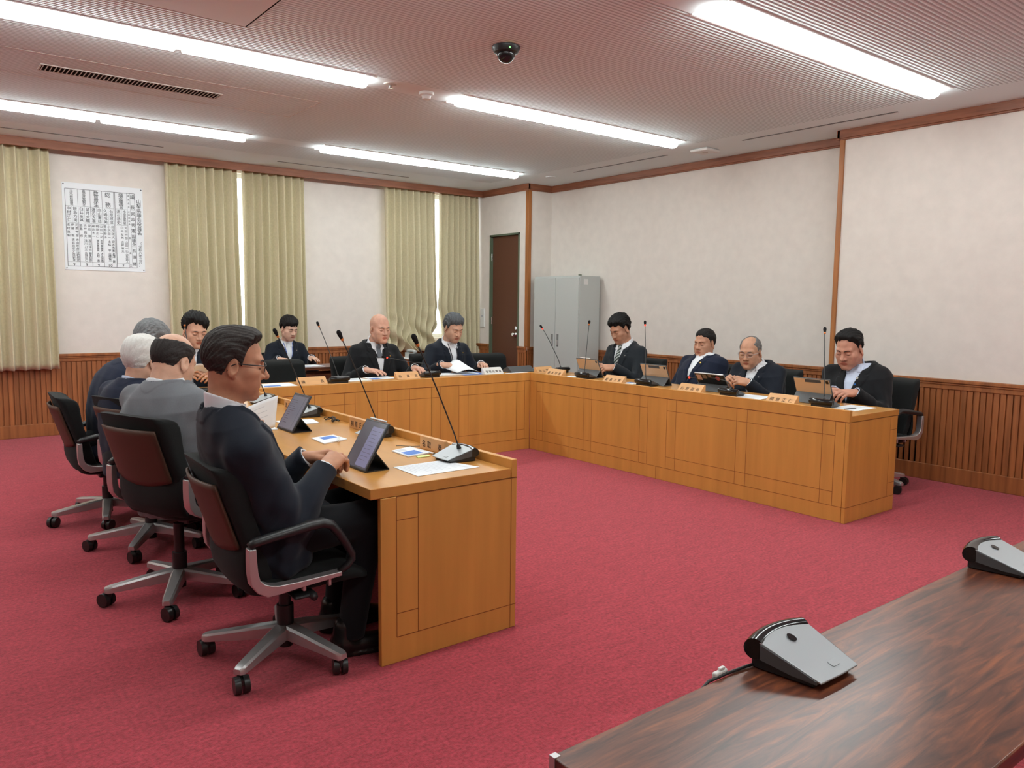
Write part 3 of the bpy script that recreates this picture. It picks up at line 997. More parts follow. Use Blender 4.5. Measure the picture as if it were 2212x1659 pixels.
for x in (-.22, .22):
    for y in (-.17, .17):
        b = MB(); b.box((x - .015, y - .015, 0), (x + .015, y + .015, .72), m_white); b.build('leg', t)

# ------------------------------------------------------------------ office chairs (the sitter faces +x)
def rrect(cx, cy, hx, hy, r, n=6):
    P = []
    for sx, sy, a0 in ((1, 1, 0), (-1, 1, 90), (-1, -1, 180), (1, -1, 270)):
        for k in range(n + 1):
            a = math.radians(a0 + 90 * k / n)
            P.append((cx + sx * (hx - r) + r * math.cos(a), cy + sy * (hy - r) + r * math.sin(a)))
    return P
def back_x(z):          # rear surface of the backrest against height
    return float(np.interp(z, [.36, .46, .60, .75, .92], [-.165, -.225, -.270, -.318, -.370]))
def make_chair():
    t = thing('office_chair', 'chair', 'chair', (0, 0, 0), 0, 'black office chairs')
    # seat
    b = MB()
    rings = []
    for z, g in ((.378, .035), (.388, .012), (.405, 0), (.422, 0), (.437, .012), (.445, .04), (.447, .09)):
        rings.append([Vector((p[0], p[1], z + (.012 * max(0, -p[0] / .25) if z > .41 else 0) - (.03 * max(0, (p[0] - .16) / .12) if z > .40 else 0))) for p in rrect(.035, 0, .25 - g, .245 - g, .09 - g * .6)])
    b.loft(rings, m_black)
    b.build('seat', t, smooth=0.9)
    # backrest cushion
    b = MB(); rings = []
    for z in list(np.linspace(.40, .85, 20)) + [.858, .864, .869, .873, .876, .878]:
        k = (z - .40) / .478
        w = np.interp(k, [0, .12, .5, .9, .96, .985, 1], [.20, .225, .235, .232, .226, .216, .198])
        th = np.interp(k, [0, .1, .6, .88, .94, .97, .99, 1], [.030, .048, .052, .080, .080, .066, .044, .018])
        xb = back_x(z)
        ring = []
        for px, py in rrect(0, 0, th / 2, w, min(th / 2 - .001, .03), 5):
            x = xb + th / 2 + px + .045 * (py / .235) ** 2 + (.030 * (py / .235) ** 4 if px > 0 else 0)
            ring.append(Vector((x, py, z)))
        rings.append(ring)
    b.loft(rings, m_black); b.build('backrest', t, smooth=0.9)
    # brown rear panel
    b = MB()
    def fp(u, v):
        y = (u - .5) * .40 * (1 - .02 * v); z = .575 + .245 * v - (.03 * (1 - v) * (1 - (2 * u - 1) ** 2))
        return (back_x(z) - .007 + .045 * (y / .235) ** 2, y, z)
    b.grid(fp, 14, 12, m_back)
    o = b.build('rear_panel', t, smooth=True)
    so = o.modifiers.new('thickness', 'SOLIDIFY'); so.thickness = .01; so.offset = 0
    # lower shell wrapping under the seat
    b = MB()
    prof = [(-.258, .600), (-.262, .55), (-.262, .50), (-.252, .45), (-.228, .405), (-.18, .372), (-.12, .358), (-.05, .352), (.05, .355), (.14, .372)]
    def fs(u, v):
        s = v * (len(prof) - 1); i = min(int(s), len(prof) - 2); f = s - i
        x = prof[i][0] * (1 - f) + prof[i + 1][0] * f; z = prof[i][1] * (1 - f) + prof[i + 1][1] * f
        y = (u - .5) * 2 * (.237 - .03 * max(0, v - .5) * 2)
        e = abs(2 * u - 1) ** 3
        if v < .45: x += .05 * e * (1 - .4 * v) + .0
        else: z += .035 * e; x += .03 * e
        if v < .12: z -= .03 * (1 - (2 * u - 1) ** 2) * (1 - v / .12)
        return (x, y, z)
    b.grid(fs, 18, 27, m_black); o = b.build('lower_shell', t, smooth=True)
    so = o.modifiers.new('thickness', 'SOLIDIFY'); so.thickness = .012
    # arms
    for s in (-1, 1):
        Y = s * .292
        b = MB()
        path = [(-.222, .600), (-.222, .555), (-.220, .51), (-.214, .475), (-.195, .450), (-.165, .434), (-.13, .432), (-.06, .436), (.02, .441), (.115, .447)]
        rings = []
        for i, (x, z) in enumerate(path):
            a = path[max(i - 1, 0)]; c = path[min(i + 1, len(path) - 1)]
            dx, dz = c[0] - a[0], c[1] - a[1]; l = math.hypot(dx, dz); nx_, nz_ = -dz / l, dx / l
            h = float(np.interp(i, [0, 2, 5, 7, 9], [.013, .016, .022, .013, .009]))
            wv = .022
            rings.append([Vector((x + nx_ * h, Y - wv, z + nz_ * h)), Vector((x + nx_ * h, Y + wv, z + nz_ * h)), Vector((x - nx_ * h, Y + wv, z - nz_ * h)), Vector((x - nx_ * h, Y - wv, z - nz_ * h))])
        b.loft(rings, m_alu)
        for x in (-.03, .07):
            b.box((x - .006, Y - .012, .405), (x + .006, Y + .012, .44), m_alu)
        b.build('arm_bracket', t, bevel=.003)
        b = MB()
        pts = [(-.228, .605), (-.21, .618), (-.15, .628), (-.07, .640), (.0, .650), (.045, .652), (.08, .640), (.11, .605), (.145, .548), (.165, .512), (.165, .492), (.145, .468), (.11, .449)]
        rad = [.014, .017, .018, .019, .020, .020, .019, .017, .015, .014, .014, .013, .011]
        b.tube([(x, Y, z) for x, z in pts], rad, m_plas, 12, flat=((0, 1, 0), 1.35)); b.build('armrest', t, smooth=True)
    b = MB(); b.box((-.06, -.28, .365), (.03, .28, .380), m_plas); b.box((-.09, -.10, .33), (.12, .10, .375), m_plas); b.build('seat_mechanism', t, bevel=.01)
    b = MB(); b.tube([(.0, -.10, .37), (.0, -.24, .37), (.01, -.30, .372)], [.006, .006, .014], m_plas, 8); b.build('lever', t, smooth=True)
    b = MB(); b.cyl((0, 0, .085), (0, 0, .22), .034, m_plas); b.cyl((0, 0, .22), (0, 0, .365), .024, m_plas); b.cyl((0, 0, .045), (0, 0, .09), .028, m_plas); b.build('column', t, smooth=0.7)
    b = MB(); b.lathe([(0, .135), (.035, .135), (.05, .128), (.055, .10), (.045, .085), (0, .085)], m_alu); b.build('base_hub', t, smooth=0.7)
    for k in range(5):
        a = math.radians(3 + 72 * k); ca, sa = math.cos(a), math.sin(a)
        b = MB()
        rings = []
        for rr, hw_, zt, zb in ((.03, .032, .140, .086), (.10, .030, .132, .082), (.20, .026, .117, .076), (.30, .023, .102, .070), (.322, .021, .098, .069), (.334, .014, .093, .072)):
            rings.append([Vector((rr * ca - y * sa, rr * sa + y * ca, z)) for y, z in ((-hw_, zb), (hw_, zb), (hw_, zt - .008), (hw_ * .7, zt), (-hw_ * .7, zt), (-hw_, zt - .008))])
        b.loft(rings, m_alu)
        lg = b.build('base_leg', t, smooth=0.6)
        cx, cy = .315 * ca, .315 * sa
        w = a + 2.0 + k * 1.7
        cw, sw = math.cos(w), math.sin(w)
        b = MB()
        ox, oy = cx + .018 * cw, cy + .018 * sw
        for s in (-1, 1):
            c0 = (ox - sw * s * .006, oy + cw * s * .006); c1 = (ox - sw * s * .027, oy + cw * s * .027)
            b.tube([(c0[0], c0[1], .034), (c0[0], c0[1], .034001), (c1[0], c1[1], .034)][::2], [.034, .032], m_rub, 18)
        b.cyl((cx, cy, .040), (cx, cy, .070), .012, m_rub, n=10)
        b.obox((ox, oy, .048), (.020 * cw, .020 * sw, 0), (-.006 * sw, .006 * cw, 0), (0, 0, .010), m_rub)
        b.build('caster', lg, smooth=0.7)
    return t
chair0 = make_chair()
CH = [ # x, y, rotation (deg), label
    (1.175, 3.00, -2, 'black office chair under the man with glasses in the foreground'),
    (1.018, 3.95, 21, 'black office chair under the man in the grey suit, brown back facing us'),
    (1.105, 4.88, 20, 'black office chair mostly hidden behind the grey suited man\'s chair'),
    (1.02, 5.66, -1, 'black office chair under the stooping grey haired man, farthest of the left row'),
    (1.95, 7.26, -85, 'black office chair under the young man reading by the poster'),
    (2.88, 7.12, -92, 'empty black office chair in front of the woman in navy'),
    (3.72, 7.27, -88, 'black office chair under the bald man in the dark suit'),
    (4.66, 7.27, -90, 'black office chair under the grey haired man reading the white pages'),
    (5.33, 7.10, -97, 'empty black office chair in front of the brown door'),
    (6.07, 5.72, 180, 'black office chair under the young man with the striped tie'),
    (6.06, 4.80, 178, 'black office chair under the man leaning back with closed eyes'),
    (6.08, 4.15, 176, 'black office chair under the balding man with clasped hands'),
    (6.14, 3.165, 172, 'black office chair at the near end of the right wing'),
]
RAISE = {0: -.032, 1: .045, 2: .02, 3: -.035, 8: -.01}
SLIDE = {1: .070, 2: .110, 3: .03}
BASE = {0: 0, 1: 5, 2: 0, 3: -33, 4: 20, 5: 8, 6: 31, 7: 12, 8: 40, 9: 25, 10: 17, 11: 3, 12: 11}
for i, (x, y, a, lb) in enumerate(CH):
    o = chair0 if i == 0 else dup(chair0)
    o.location = (x, y, 0); o.rotation_euler = (0, 0, math.radians(a)); o['label'] = lb
    o['seat_no'] = i
for o in list(COL.objects):     # the seat rides up on the gas lift and slides on its mechanism; the base swivels freely
    if o.parent is not None and 'seat_no' in o.parent:
        i = o.parent['seat_no']; k = o.name.split('.')[0]
        if k in ('base_hub', 'base_leg'): o.rotation_euler = (0, 0, math.radians(BASE[i]))
        elif k != 'column':
            o.location.z += RAISE.get(i, 0.0); o.location.x += SLIDE.get(i, 0.0)
for o in list(COL.objects):
    if 'seat_no' in o: del o['seat_no']
# plain chairs of the staff at the side tables
t = thing('staff_chair', 'dark chair behind the folding table, under the woman in navy', 'chair', (3.45, 8.72, 0))
b = MB(); b.box((-.22, -.22, .36), (.22, .22, .405), m_black); b.build('seat', t, bevel=.015, seg=3)
b = MB(); b.box((-.21, .20, .55), (.21, .24, .85), m_black); b.build('backrest', t, bevel=.015, seg=3)
for x in (-.19, .19):
    for y in (-.19, .21):
        b = MB(); b.cyl((x, y, 0), (x, y, .85 if y > 0 else .36), .011, m_dgrey, n=10); b.build('leg', t)
DTI, TTI = DT + .0008, TT + .0008
# ------------------------------------------------------------------ conference units with gooseneck microphones
def unit(lb, loc, rz, tip=None, ring=None, mid=None, cat='microphone', grp='conference microphone units'):
    """loc = centre of the base; the low silver front looks along local +x; tip/mid are world offsets of the neck from its root"""
    t = thing('conference_microphone', lb, cat, loc, rz, grp)
    L0, L1, wr, wf = -.062, .062, .085, .066
    b = MB()
    def sec(x, w, z0, z1): return [Vector((x, -w, z0)), Vector((x, w, z0)), Vector((x, w, z1)), Vector((x, -w, z1))]
    b.loft([sec(-.068, .080, .0, .030), sec(-.05, .080, 0, .050), sec(.02, .070, 0, .030), sec(.060, .064, 0, .012)], m_plas)
    b.build('base', t, bevel=.003)
    for s in (-1, 1):
        b = MB()
        b.loft([[Vector((x, s * (w + .002), z0)), Vector((x, s * (w + .003), z1)), Vector((x, s * (w - .012), z1)), Vector((x, s * (w - .012), z0))] for x, w, z0, z1 in ((-.045, .083, .022, .052), (.02, .074, .012, .033), (.068, .067, .010, .0165))], m_dgrey)
        b.build('side_panel', t)
    b = MB()
    n = 15; top = []
    for i in range(n):
        a = (i / (n - 1) - .5) * 2
        top.append((-.060 - .016 * (1 - a * a), -a * wr, .060 + .003 * (1 - a * a)))
    front = [(.076, -wf, .0165), (.078, 0, .0165), (.076, wf, .0165)]
    ringp = [Vector(p) for p in top[::-1]] + [Vector(p) for p in front[::-1]]
    b.loft([[p + Vector((0, 0, -.0035)) for p in ringp], ringp], m_silver)
    b.build('top_plate', t, bevel=.001)
    b = MB()
    b.tube([(-.058 - .016 * (1 - a * a), a * .086, .040 + .002 * (1 - a * a)) for a in np.linspace(-1, 1, 11)], .0215, m_gloss, 16)
    b.build('rear_roll', t, smooth=0.9)
    pz = lambda x: .0165 + (.076 - x) / .136 * .0445
    nt = Vector((.0445, 0, .136)).normalized(); tx = Vector((.136, 0, -.0445)).normalized()
    c = Vector((.052, .018, pz(.052))); b = MB()
    b.loft([[c + tx * p[0] + Vector((0, p[1], 0)) + nt * h for p in rrect(0, 0, .008, .013, .005, 4)] for h in (-.001, .0012)], m_silver)
    b.build('talk_button', t, bevel=.0004)
    root = Vector((-.030, 0, pz(-.030)))
    b = MB()
    b.loft([[root + tx * (.011 * math.cos(a)) + Vector((0, .009 * math.sin(a), 0)) + nt * .0006 for a in np.linspace(0, 2 * PI, 17)[:-1]], [root + tx * (.011 * math.cos(a)) + Vector((0, .009 * math.sin(a), 0)) + nt * .0012 for a in np.linspace(0, 2 * PI, 17)[:-1]]], m_gloss)
    b.build('socket', t)
    if tip is not None:
        Ri = Matrix.Rotation(-rz, 3, 'Z')
        tp = root + Ri @ Vector(tip)
        if mid is None:
            up = Vector((0, 0, .10)) * .25
            pts = [root, root + (tp - root) * .1 + Vector((0, 0, .012))]
            pts += [root + (tp - root) * s + Vector((0, 0, .020 * math.sin(PI * s))) for s in (.3, .5, .7, .85, .93)]
        else:
            K = [root] + [root + Ri @ Vector(m_) for m_ in mid] + [tp]
            pts = []
            for i in range(len(K) - 1):
                p0 = K[max(i - 1, 0)]; p1 = K[i]; p2 = K[i + 1]; p3 = K[min(i + 2, len(K) - 1)]
                for s in np.linspace(0, 1, 7)[:-1]:
                    pts.append(.5 * ((2 * p1) + (p2 - p0) * s + (2 * p0 - 5 * p1 + 4 * p2 - p3) * s * s + (3 * p1 - p0 - 3 * p2 + p3) * s ** 3))
            e = (tp - pts[-1]).length
            pts = [p for p in pts if (tp - p).length > .04]
        d = (tp - pts[-1]).normalized()
        b = MB(); b.tube([root - nt * .002, root + nt * .012, root + nt * .022], [.011, .009, .004], m_plas, 14); b.build('neck_boot', t, smooth=0.9)
        b = MB(); b.tube(pts + [tp - d * .045], .0034, m_plas, 8); b.build('gooseneck', t, smooth=True)
        b = MB(); b.tube([tp - d * .048, tp - d * .046, tp - d * .036, tp - d * .034], [.004, .0072, .0082, .0082], ring or m_orange, 12); b.build('ring', t, smooth=0.8)
        b = MB(); b.tube([tp - d * .034, tp - d * .032, tp - d * .02, tp - d * .006, tp + d * .006, tp + d * .012, tp + d * .0145], [.0075, .0085, .0105, .0125, .0115, .0075, .002], m_foam, 14); b.build('microphone_head', t, smooth=True)
    return t
UX = 1.982
NL = (-.24, .0, .52)
unit('desk microphone at the near end of the left wing, beside the loose white sheet', (UX, 2.975, DTI), PI, NL)
unit('desk microphone behind the dark tablet nearest the man with glasses', (UX, 3.755, DTI), PI, (-.225, .0, .51))
unit('desk microphone behind the tablet with lines of text', (UX, 4.665, DTI), PI, (-.215, .0, .49))
unit('desk microphone farthest along the left wing, by the face of the man with glasses', (UX, 5.42, DTI), PI, (-.215, .0, .49))
unit('desk microphone on the far left corner of the back wing', (1.72, 6.14, DTI), PI / 2, (0.0, .22, .51))
unit('desk microphone on the back wing right of the empty chair\'s nameplate', (3.05, 6.46, DTI), PI / 2, (-.07, .27, .475))
unit('desk microphone bent low toward the bald man with its red ring lit', (4.04, 6.50, DTI), PI / 2, (-.40, .22, .145), m_red, ((-.02, .02, .07), (-.17, .08, .095)))
unit('black desk microphone at the far corner, red ring lit before the grey cabinet', (5.46, 6.20, DTI), PI / 2, (-.03, .30, .43), m_red, ((-.0, .05, .10), (-.02, .22, .34)))
unit('desk microphone in front of the young man with the striped tie', (5.27, 5.57, DTI), 0, (.27, .23, .495))
unit('desk microphone with red ring lit before the tablet of the leaning-back man', (5.27, 4.77, DTI), 0, (.27, .275, .51), m_red)
unit('desk microphone bent flat toward the leaning-back man, red tip lit', (5.27, 3.855, DTI), 0, (.26, .66, .03), m_red, ((.02, .05, .055), (.12, .30, .065)))
unit('desk microphone in front of the man at the near end of the right wing', (5.27, 3.045, DTI), 0, (.27, .18, .505))
unit('silver desk unit without its microphone, nearer one on the rosewood table', (1.447, .855, TTI), -PI / 2, cat='conference unit').scale = (1.04, 1.04, 1.06)
unit('silver desk unit without its microphone, cut by the right edge of the picture', (2.490, .855, TTI), -PI / 2, cat='conference unit').scale = (1.04, 1.04, 1.06)

# ------------------------------------------------------------------ nameplates
def nameplate(lb, text, loc, rz, both=False, mt=None, w=.222):
    """wooden wedge; the slanted face looks along local -y (the room), the upright one along +y"""
    t = thing('nameplate', lb, 'nameplate', loc, rz, 'nameplates on the desks')
    h, d0, d1 = .064, -.054, .022
    b = MB(); b.prism([(d0, 0), (d1, 0), (d1, h), (d1 - .016, h)], -w / 2, w / 2, mt or m_plate, 'x')
    b.build('block', t, bevel=.0015)
    b = MB(); n = len(text); sz = .036 if n <= 4 else .034
    stp = (w - .03) / max(n, 4)
    sl = Vector((0, d1 - .016 - d0, h)).normalized(); nn = Vector((0, -h, d1 - .016 - d0)).normalized()
    for i, ch in enumerate(text):
        cx = (i - (n - 1) / 2) * stp
        put_char(b, ch, cx, .036, sz, sz, lambda x, y: tuple(Vector((x, d0, 0)) + sl * y + nn * .0008), m_letter)
        if both:
            put_char(b, ch, -cx * -1, .029, sz, sz, lambda x, y: (-x, d1 + .0008, y), m_letter)
    b.build('lettering', t, fix=False)
    return t
LPX = 2.030
nameplate('wooden nameplate nearest the camera, its upright face lettered, left wing', '名取　泰', (LPX, 3.205, DTI), PI / 2, True)
nameplate('wooden nameplate half hidden behind the nearest dark tablet', '桐原正仁', (LPX, 3.985, DTI), PI / 2, True)
nameplate('wooden nameplate on the left wing past the black cable', '渡辺淳也', (LPX, 4.96, DTI), PI / 2, True)
nameplate('wooden nameplate at the far end of the left wing', '向山憲稔', (LPX, 5.68, DTI), PI / 2, True)
nameplate('wooden nameplate in front of the empty chair, two characters', '議　　長', (2.80, 6.44, DTI), 0, w=.262)
nameplate('wooden nameplate in front of the bald man, three characters', '委　員　長', (3.765, 6.46, DTI), 0, w=.245)
nameplate('white paper nameplate in front of the grey haired man', '事務局職員', (4.765, 6.45, DTI), 0, mt=m_white, w=.235)
nameplate('wooden nameplate in the far corner, behind another plate', '向山憲稔', (5.30, 6.26, DTI), .1, w=.24)
nameplate('wooden nameplate in front of the young man with the striped tie', '藤本好彦', (5.21, 5.95, DTI), -PI / 2, w=.245)
nameplate('wooden nameplate between the two far tablets on the right wing', '飯島力男', (5.21, 5.12, DTI), -PI / 2, w=.245)
nameplate('wooden nameplate left of the stickered laptop', '石原政信', (5.21, 4.22, DTI), -PI / 2, w=.245)
nameplate('wooden nameplate nearest the end of the right wing', '桐原正仁', (5.19, 3.345, DTI), -PI / 2, w=.24)

# ------------------------------------------------------------------ tablets in folding covers
def tablet(lb, loc, rz, w, dx, dz, screen, pencil=False, strip=False, back=None):
    """local +x is the user's side; the screen looks that way and leans back"""
    t = thing('tablet', lb, 'tablet', loc, rz, 'tablets propped on the desks')
    H = math.hypot(dx, dz); ux = Vector((-dx / H, 0, dz / H)); n = Vector((dz / H, 0, dx / H))
    o = Vector((0.0, 0, .004))
    def slab(bb, y0, y1, h0, h1, d0, d1, mt):
        c = o + ux * (h0 + h1) / 2 + n * (d0 + d1) / 2 + Vector((0, (y0 + y1) / 2, 0))
        bb.obox(c, Vector((0, (y1 - y0) / 2, 0)), ux * (h1 - h0) / 2, n * (d1 - d0) / 2, mt)
    b = MB(); slab(b, -w / 2, w / 2, 0, H, -.009, 0, m_plas if back is None else m_dgrey); b.build('case', t, bevel=.006, seg=3)
    b = MB(); slab(b, -w / 2 + .009, w / 2 - .009, .009, H - .009, 0, .0006, m_scr); b.build('screen', t)
    b = MB()
    if screen == 'page':
        slab(b, -w / 2 + .095, w / 2 - .016, .016, H - .03, .0006, .001, m_scr2)
        for i in range(9): slab(b, -w / 2 + .105, w / 2 - .03 - .01 * (i % 3), H - .05 - .017 * i, H - .0485 - .017 * i, .001, .0012, m_scr)
    else:
        slab(b, -w / 2 + .014, w / 2 - .05, .014, H - .016, .0006, .001, m_scr3)
        slab(b, w / 2 - .047, w / 2 - .014, .014, H - .016, .0006, .001, m_scr3)
        rs = np.random.RandomState(3)
        for i in range(12):
            l = rs.uniform(.03, .10)
            slab(b, -w / 2 + .025, -w / 2 + .025 + l, H - .045 - .0125 * i, H - .0425 - .0125 * i, .001, .0012, m_scrline)
    b.build('display', t)
    if back is not None:
        b = MB(); slab(b, -w / 2 + .006, w / 2 - .006, H * .36, H - .006, -.0105, -.009, back); b.build('back_cover', t, bevel=.003)
        b = MB(); slab(b, -w / 2 + .014, -w / 2 + .036, H - .036, H - .012, -.0125, -.0105, m_gloss); b.build('camera_bump', t, bevel=.002)
        if strip:
            b = MB(); slab(b, -.075, .055, H - .034, H - .008, -.0125, -.0105, m_dgrey); b.build('strap', t, bevel=.003)
    # folding stand
    m0 = o + ux * H * .40 - n * .010
    foot = Vector((m0.x - .062, 0, .002))
    b = MB()
    for a, c in ((m0, foot), (foot, Vector((-.002, 0, .002)))):
        d = (c - a); nn = Vector((-d.z, 0, d.x)).normalized() * .0022
        b.loft([[a + Vector((0, -w / 2 + .004, 0)) - nn, a + Vector((0, w / 2 - .004, 0)) - nn, a + Vector((0, w / 2 - .004, 0)) + nn, a + Vector((0, -w / 2 + .004, 0)) + nn],
                [c + Vector((0, -w / 2 + .004, 0)) - nn, c + Vector((0, w / 2 - .004, 0)) - nn, c + Vector((0, w / 2 - .004, 0)) + nn, c + Vector((0, -w / 2 + .004, 0)) + nn]], m_dgrey if back is not None else m_plas)
    b.build('folding_stand', t)
    if pencil:
        b = MB(); c = o + ux * (H + .0055) - n * .004
        yy = -.015 if back is None else .01
        b.tube([c + Vector((0, yy - .062, 0)), c + Vector((0, yy - .060, 0)), c + Vector((0, yy + .075, 0)), c + Vector((0, yy + .085, 0))], [.003, .0045, .0045, .0015], m_white, 10)
        b.build('stylus', t, smooth=0.8)
    return t
tablet('dark tablet before the man with glasses, bluish page on screen', (1.515, 3.052, DTI), PI, .208, .118, .198, 'page', pencil=True)
tablet('tablet with lines of grey text on screen, second along the left wing', (1.655, 4.19, DTI), PI, .225, .115, .195, 'text')
tablet('tablet before the young man with the striped tie, white stylus on top', (5.44, 5.66, DTI), 0, .310, .085, .182, 'page', pencil=True, back=m_tanback)
tablet('tan backed tablet before the man leaning back', (5.44, 4.79, DTI), 0, .315, .085, .184, 'page', strip=True, back=m_tanback)
tablet('tan backed tablet before the man at the near end of the right wing', (5.44, 3.22, DTI), 0, .300, .085, .188, 'page', strip=True, back=m_tanback)
# stickered tablet computer
t = tablet('black tablet computer with stickers on its back, before the balding man', (5.45, 4.155, DTI), 0, .310, .11, .150, 'text', back=m_gloss)
H_ = math.hypot(.11, .150); ux_ = Vector((-.11 / H_, 0, .150 / H_)); n_ = Vector((.150 / H_, 0, .11 / H_))
def sticker(y0, y1, h0, h1, mt, rnd=False):
    b = MB(); c = Vector((0, (y0 + y1) / 2, .004)) + ux_ * (h0 + h1) / 2 - n_ * .0112
    if rnd:
        r_ = (h1 - h0) / 2
        b.loft([[c + Vector((0, r_ * math.cos(a), 0)) + ux_ * r_ * math.sin(a) - n_ * k for a in np.linspace(0, 2 * PI, 25)[:-1]] for k in (0, .0006)], mt)
    else:
        b.obox(c, Vector((0, (y1 - y0) / 2, 0)), ux_ * (h1 - h0) / 2, n_ * .0005, mt)
    b.build('sticker', t)
m_stk = M('pink_sticker', (.55, .33, .27), .6); m_stkr = M('red_sticker', (.42, .06, .06), .6); m_stkb = M('brown_sticker', (.20, .13, .09), .6)
sticker(.085, .135, .115, .170, m_stk); sticker(.03, .07, .135, .175, m_stkb); sticker(-.105, -.06, .125, .170, m_stkr, True); sticker(-.02, .01, .150, .180, m_stkb)
b = MB(); c = Vector((0, 0, .004)) + ux_ * (H_ - .001) - n_ * .0045; b.obox(c, Vector((0, .146, 0)), ux_ * .003, n_ * .006, m_alu); b.build('metal_edge', t, bevel=.001)
# folded cover on the back wing
t = thing('folded_tablet', 'black folded tablet cover lying before the empty chair by the door', 'tablet', (5.16, 6.52, DTI), .05)
b = MB(); b.prism([(-.10, .0), (.085, .0), (.085, .006), (-.02, .062), (-.10, .006)], -.165, .165, m_dgrey, 'x'); b.build('folded_cover', t, bevel=.003)
b = MB(); b.box((-.15, .09, 0), (.15, .19, .009), m_plas); b.build('tablet_body', t, bevel=.003)

# ------------------------------------------------------------------ papers and small things
def sheet(name, lb, cat, pts, z, th=.0012, blocks=(), lines=0, mt=None, grp=None, lift=None):
    """a thin sheet; pts = four corners (x, y) in order; blocks = (u0, v0, u1, v1, material)"""
    cx = sum(p[0] for p in pts) / 4; cy = sum(p[1] for p in pts) / 4
    t = thing(name, lb, cat, (cx, cy, z), 0, grp)
    P = [Vector((p[0] - cx, p[1] - cy, 0)) for p in pts]
    Q = lambda u, v, h: (P[0] * (1 - u) + P[1] * u) * (1 - v) + (P[3] * (1 - u) + P[2] * u) * v + Vector((0, 0, h + (lift(u, v) if lift else 0)))
    b = MB(); N = 10 if lift else 1
    b.grid(lambda u, v: Q(u, v, th), N, N, mt or m_paper)
    b.grid(lambda u, v: Q(u, v, 0.0), N, N, mt or m_paper)
    for e in (lambda s: (s, 0), lambda s: (1, s), lambda s: (1 - s, 1), lambda s: (0, 1 - s)):
        b.grid(lambda u, v, e=e: Q(*e(u), th * v), N, 1, mt or m_paper)
    b.build('paper', t, fix=False)
    if blocks or lines:
        b = MB()
        for u0, v0, u1, v1, m_ in blocks:
            b.grid(lambda u, v: Q(u0 + (u1 - u0) * u, v0 + (v1 - v0) * v, th + .0006), 4 if lift else 1, 4 if lift else 1, m_)
        rs = np.random.RandomState(lines)
        for i in range(lines):
            v0 = .08 + .84 * i / max(lines, 1)
            u1 = .90 - .35 * rs.rand()
            b.grid(lambda u, v: Q(.09 + (u1 - .09) * u, v0 + .012 * v, th + .0006), 6 if lift else 1, 1, m_ink2)
        b.build('print', t, fix=False)
    return t
m_ink2 = M('pale_grey_print', (.60, .63, .68), .9, spec=.1)
Zp = DTI
PG = 'papers on the desks'
sheet('document', 'white printed sheet at the near end of the left wing', 'paper', [(1.672, 2.985), (1.664, 2.765), (1.985, 2.772), (1.925, 2.99)], Zp, lines=14, grp=PG)
sheet('pamphlet', 'blue and white booklet below the nearest wooden nameplate', 'booklet', [(1.845, 3.31), (1.84, 3.145), (1.975, 3.165), (1.975, 3.355)], Zp, .005, blocks=((.45, .08, .93, .75, m_blue), (.05, .1, .35, .5, m_ink2)), grp=PG)
sheet('sticky_note', 'pale green note slips beside the nearest microphone', 'note', [(1.875, 3.135), (1.868, 3.10), (1.935, 3.10), (1.942, 3.135)], Zp, .003, mt=m_greentab, grp=PG)
sheet('pamphlet', 'blue and white booklet left of the nearest dark tablet', 'booklet', [(1.674, 3.866), (1.661, 3.677), (1.817, 3.734), (1.813, 3.894)], Zp, .005, blocks=((.15, .25, .55, .85, m_blue),), grp=PG)
sheet('document', 'white papers with a yellow tab behind the tablet with text', 'paper', [(1.74, 4.55), (1.74, 4.36), (1.93, 4.34), (1.96, 4.50)], Zp, .004, blocks=((.62, .02, .92, .13, m_yellow),), lines=8, grp=PG)
sheet('document', 'white paper stack between the grey suited man and the text tablet', 'paper', [(1.45, 4.47), (1.45, 4.25), (1.64, 4.24), (1.66, 4.46)], Zp, .006, lines=9, grp=PG)
sheet('document', 'white papers with a green tab under the farthest left microphone', 'paper', [(1.60, 5.25), (1.60, 5.02), (1.88, 5.02), (1.90, 5.22)], Zp, .004, blocks=((.75, .05, .98, .25, m_greentab),), lines=8, grp=PG)
sheet('document', 'white sheets with blue print left of the empty chair\'s nameplate', 'paper', [(2.34, 6.36), (2.63, 6.34), (2.66, 6.60), (2.40, 6.62)], Zp, .008, blocks=((.05, .05, .55, .35, m_blue),), grp=PG)
sheet('document', 'white sheet with yellow tab between the empty chair and the bald man', 'paper', [(3.18, 6.46), (3.40, 6.46), (3.40, 6.70), (3.18, 6.70)], Zp, .004, blocks=((.6, .05, .8, .12, m_yellow), (.1, .4, .8, .8, m_ink2)), grp=PG)
sheet('document', 'white page with a blue cover under the hand of the bald man', 'paper', [(3.44, 6.50), (3.70, 6.52), (3.70, 6.72), (3.44, 6.72)], Zp, .004, blocks=((.0, .0, .35, .5, m_blue),), lines=8, grp=PG)
sheet('document', 'white strip of paper before the black folded tablet cover', 'paper', [(4.90, 6.30), (5.18, 6.30), (5.18, 6.42), (4.90, 6.41)], Zp, .002, grp=PG)
sheet('document', 'white papers in the far corner of the horseshoe', 'paper', [(5.36, 6.46), (5.57, 6.44), (5.57, 6.68), (5.36, 6.69)], Zp, .004, grp=PG)
sheet('document', 'crumpled white sheet between two far nameplates and a microphone', 'paper', [(5.11, 5.70), (5.11, 5.75), (5.30, 5.78), (5.30, 5.70)], Zp, .002, lift=lambda u, v: .012 * math.sin(PI * u) * math.sin(PI * v), grp=PG)
sheet('document', 'white and blue paper left of the tablet of the leaning-back man', 'paper', [(5.20, 5.04), (5.20, 4.91), (5.34, 4.91), (5.34, 5.06)], Zp, .003, blocks=((.1, .5, .6, .9, m_blue),), grp=PG)
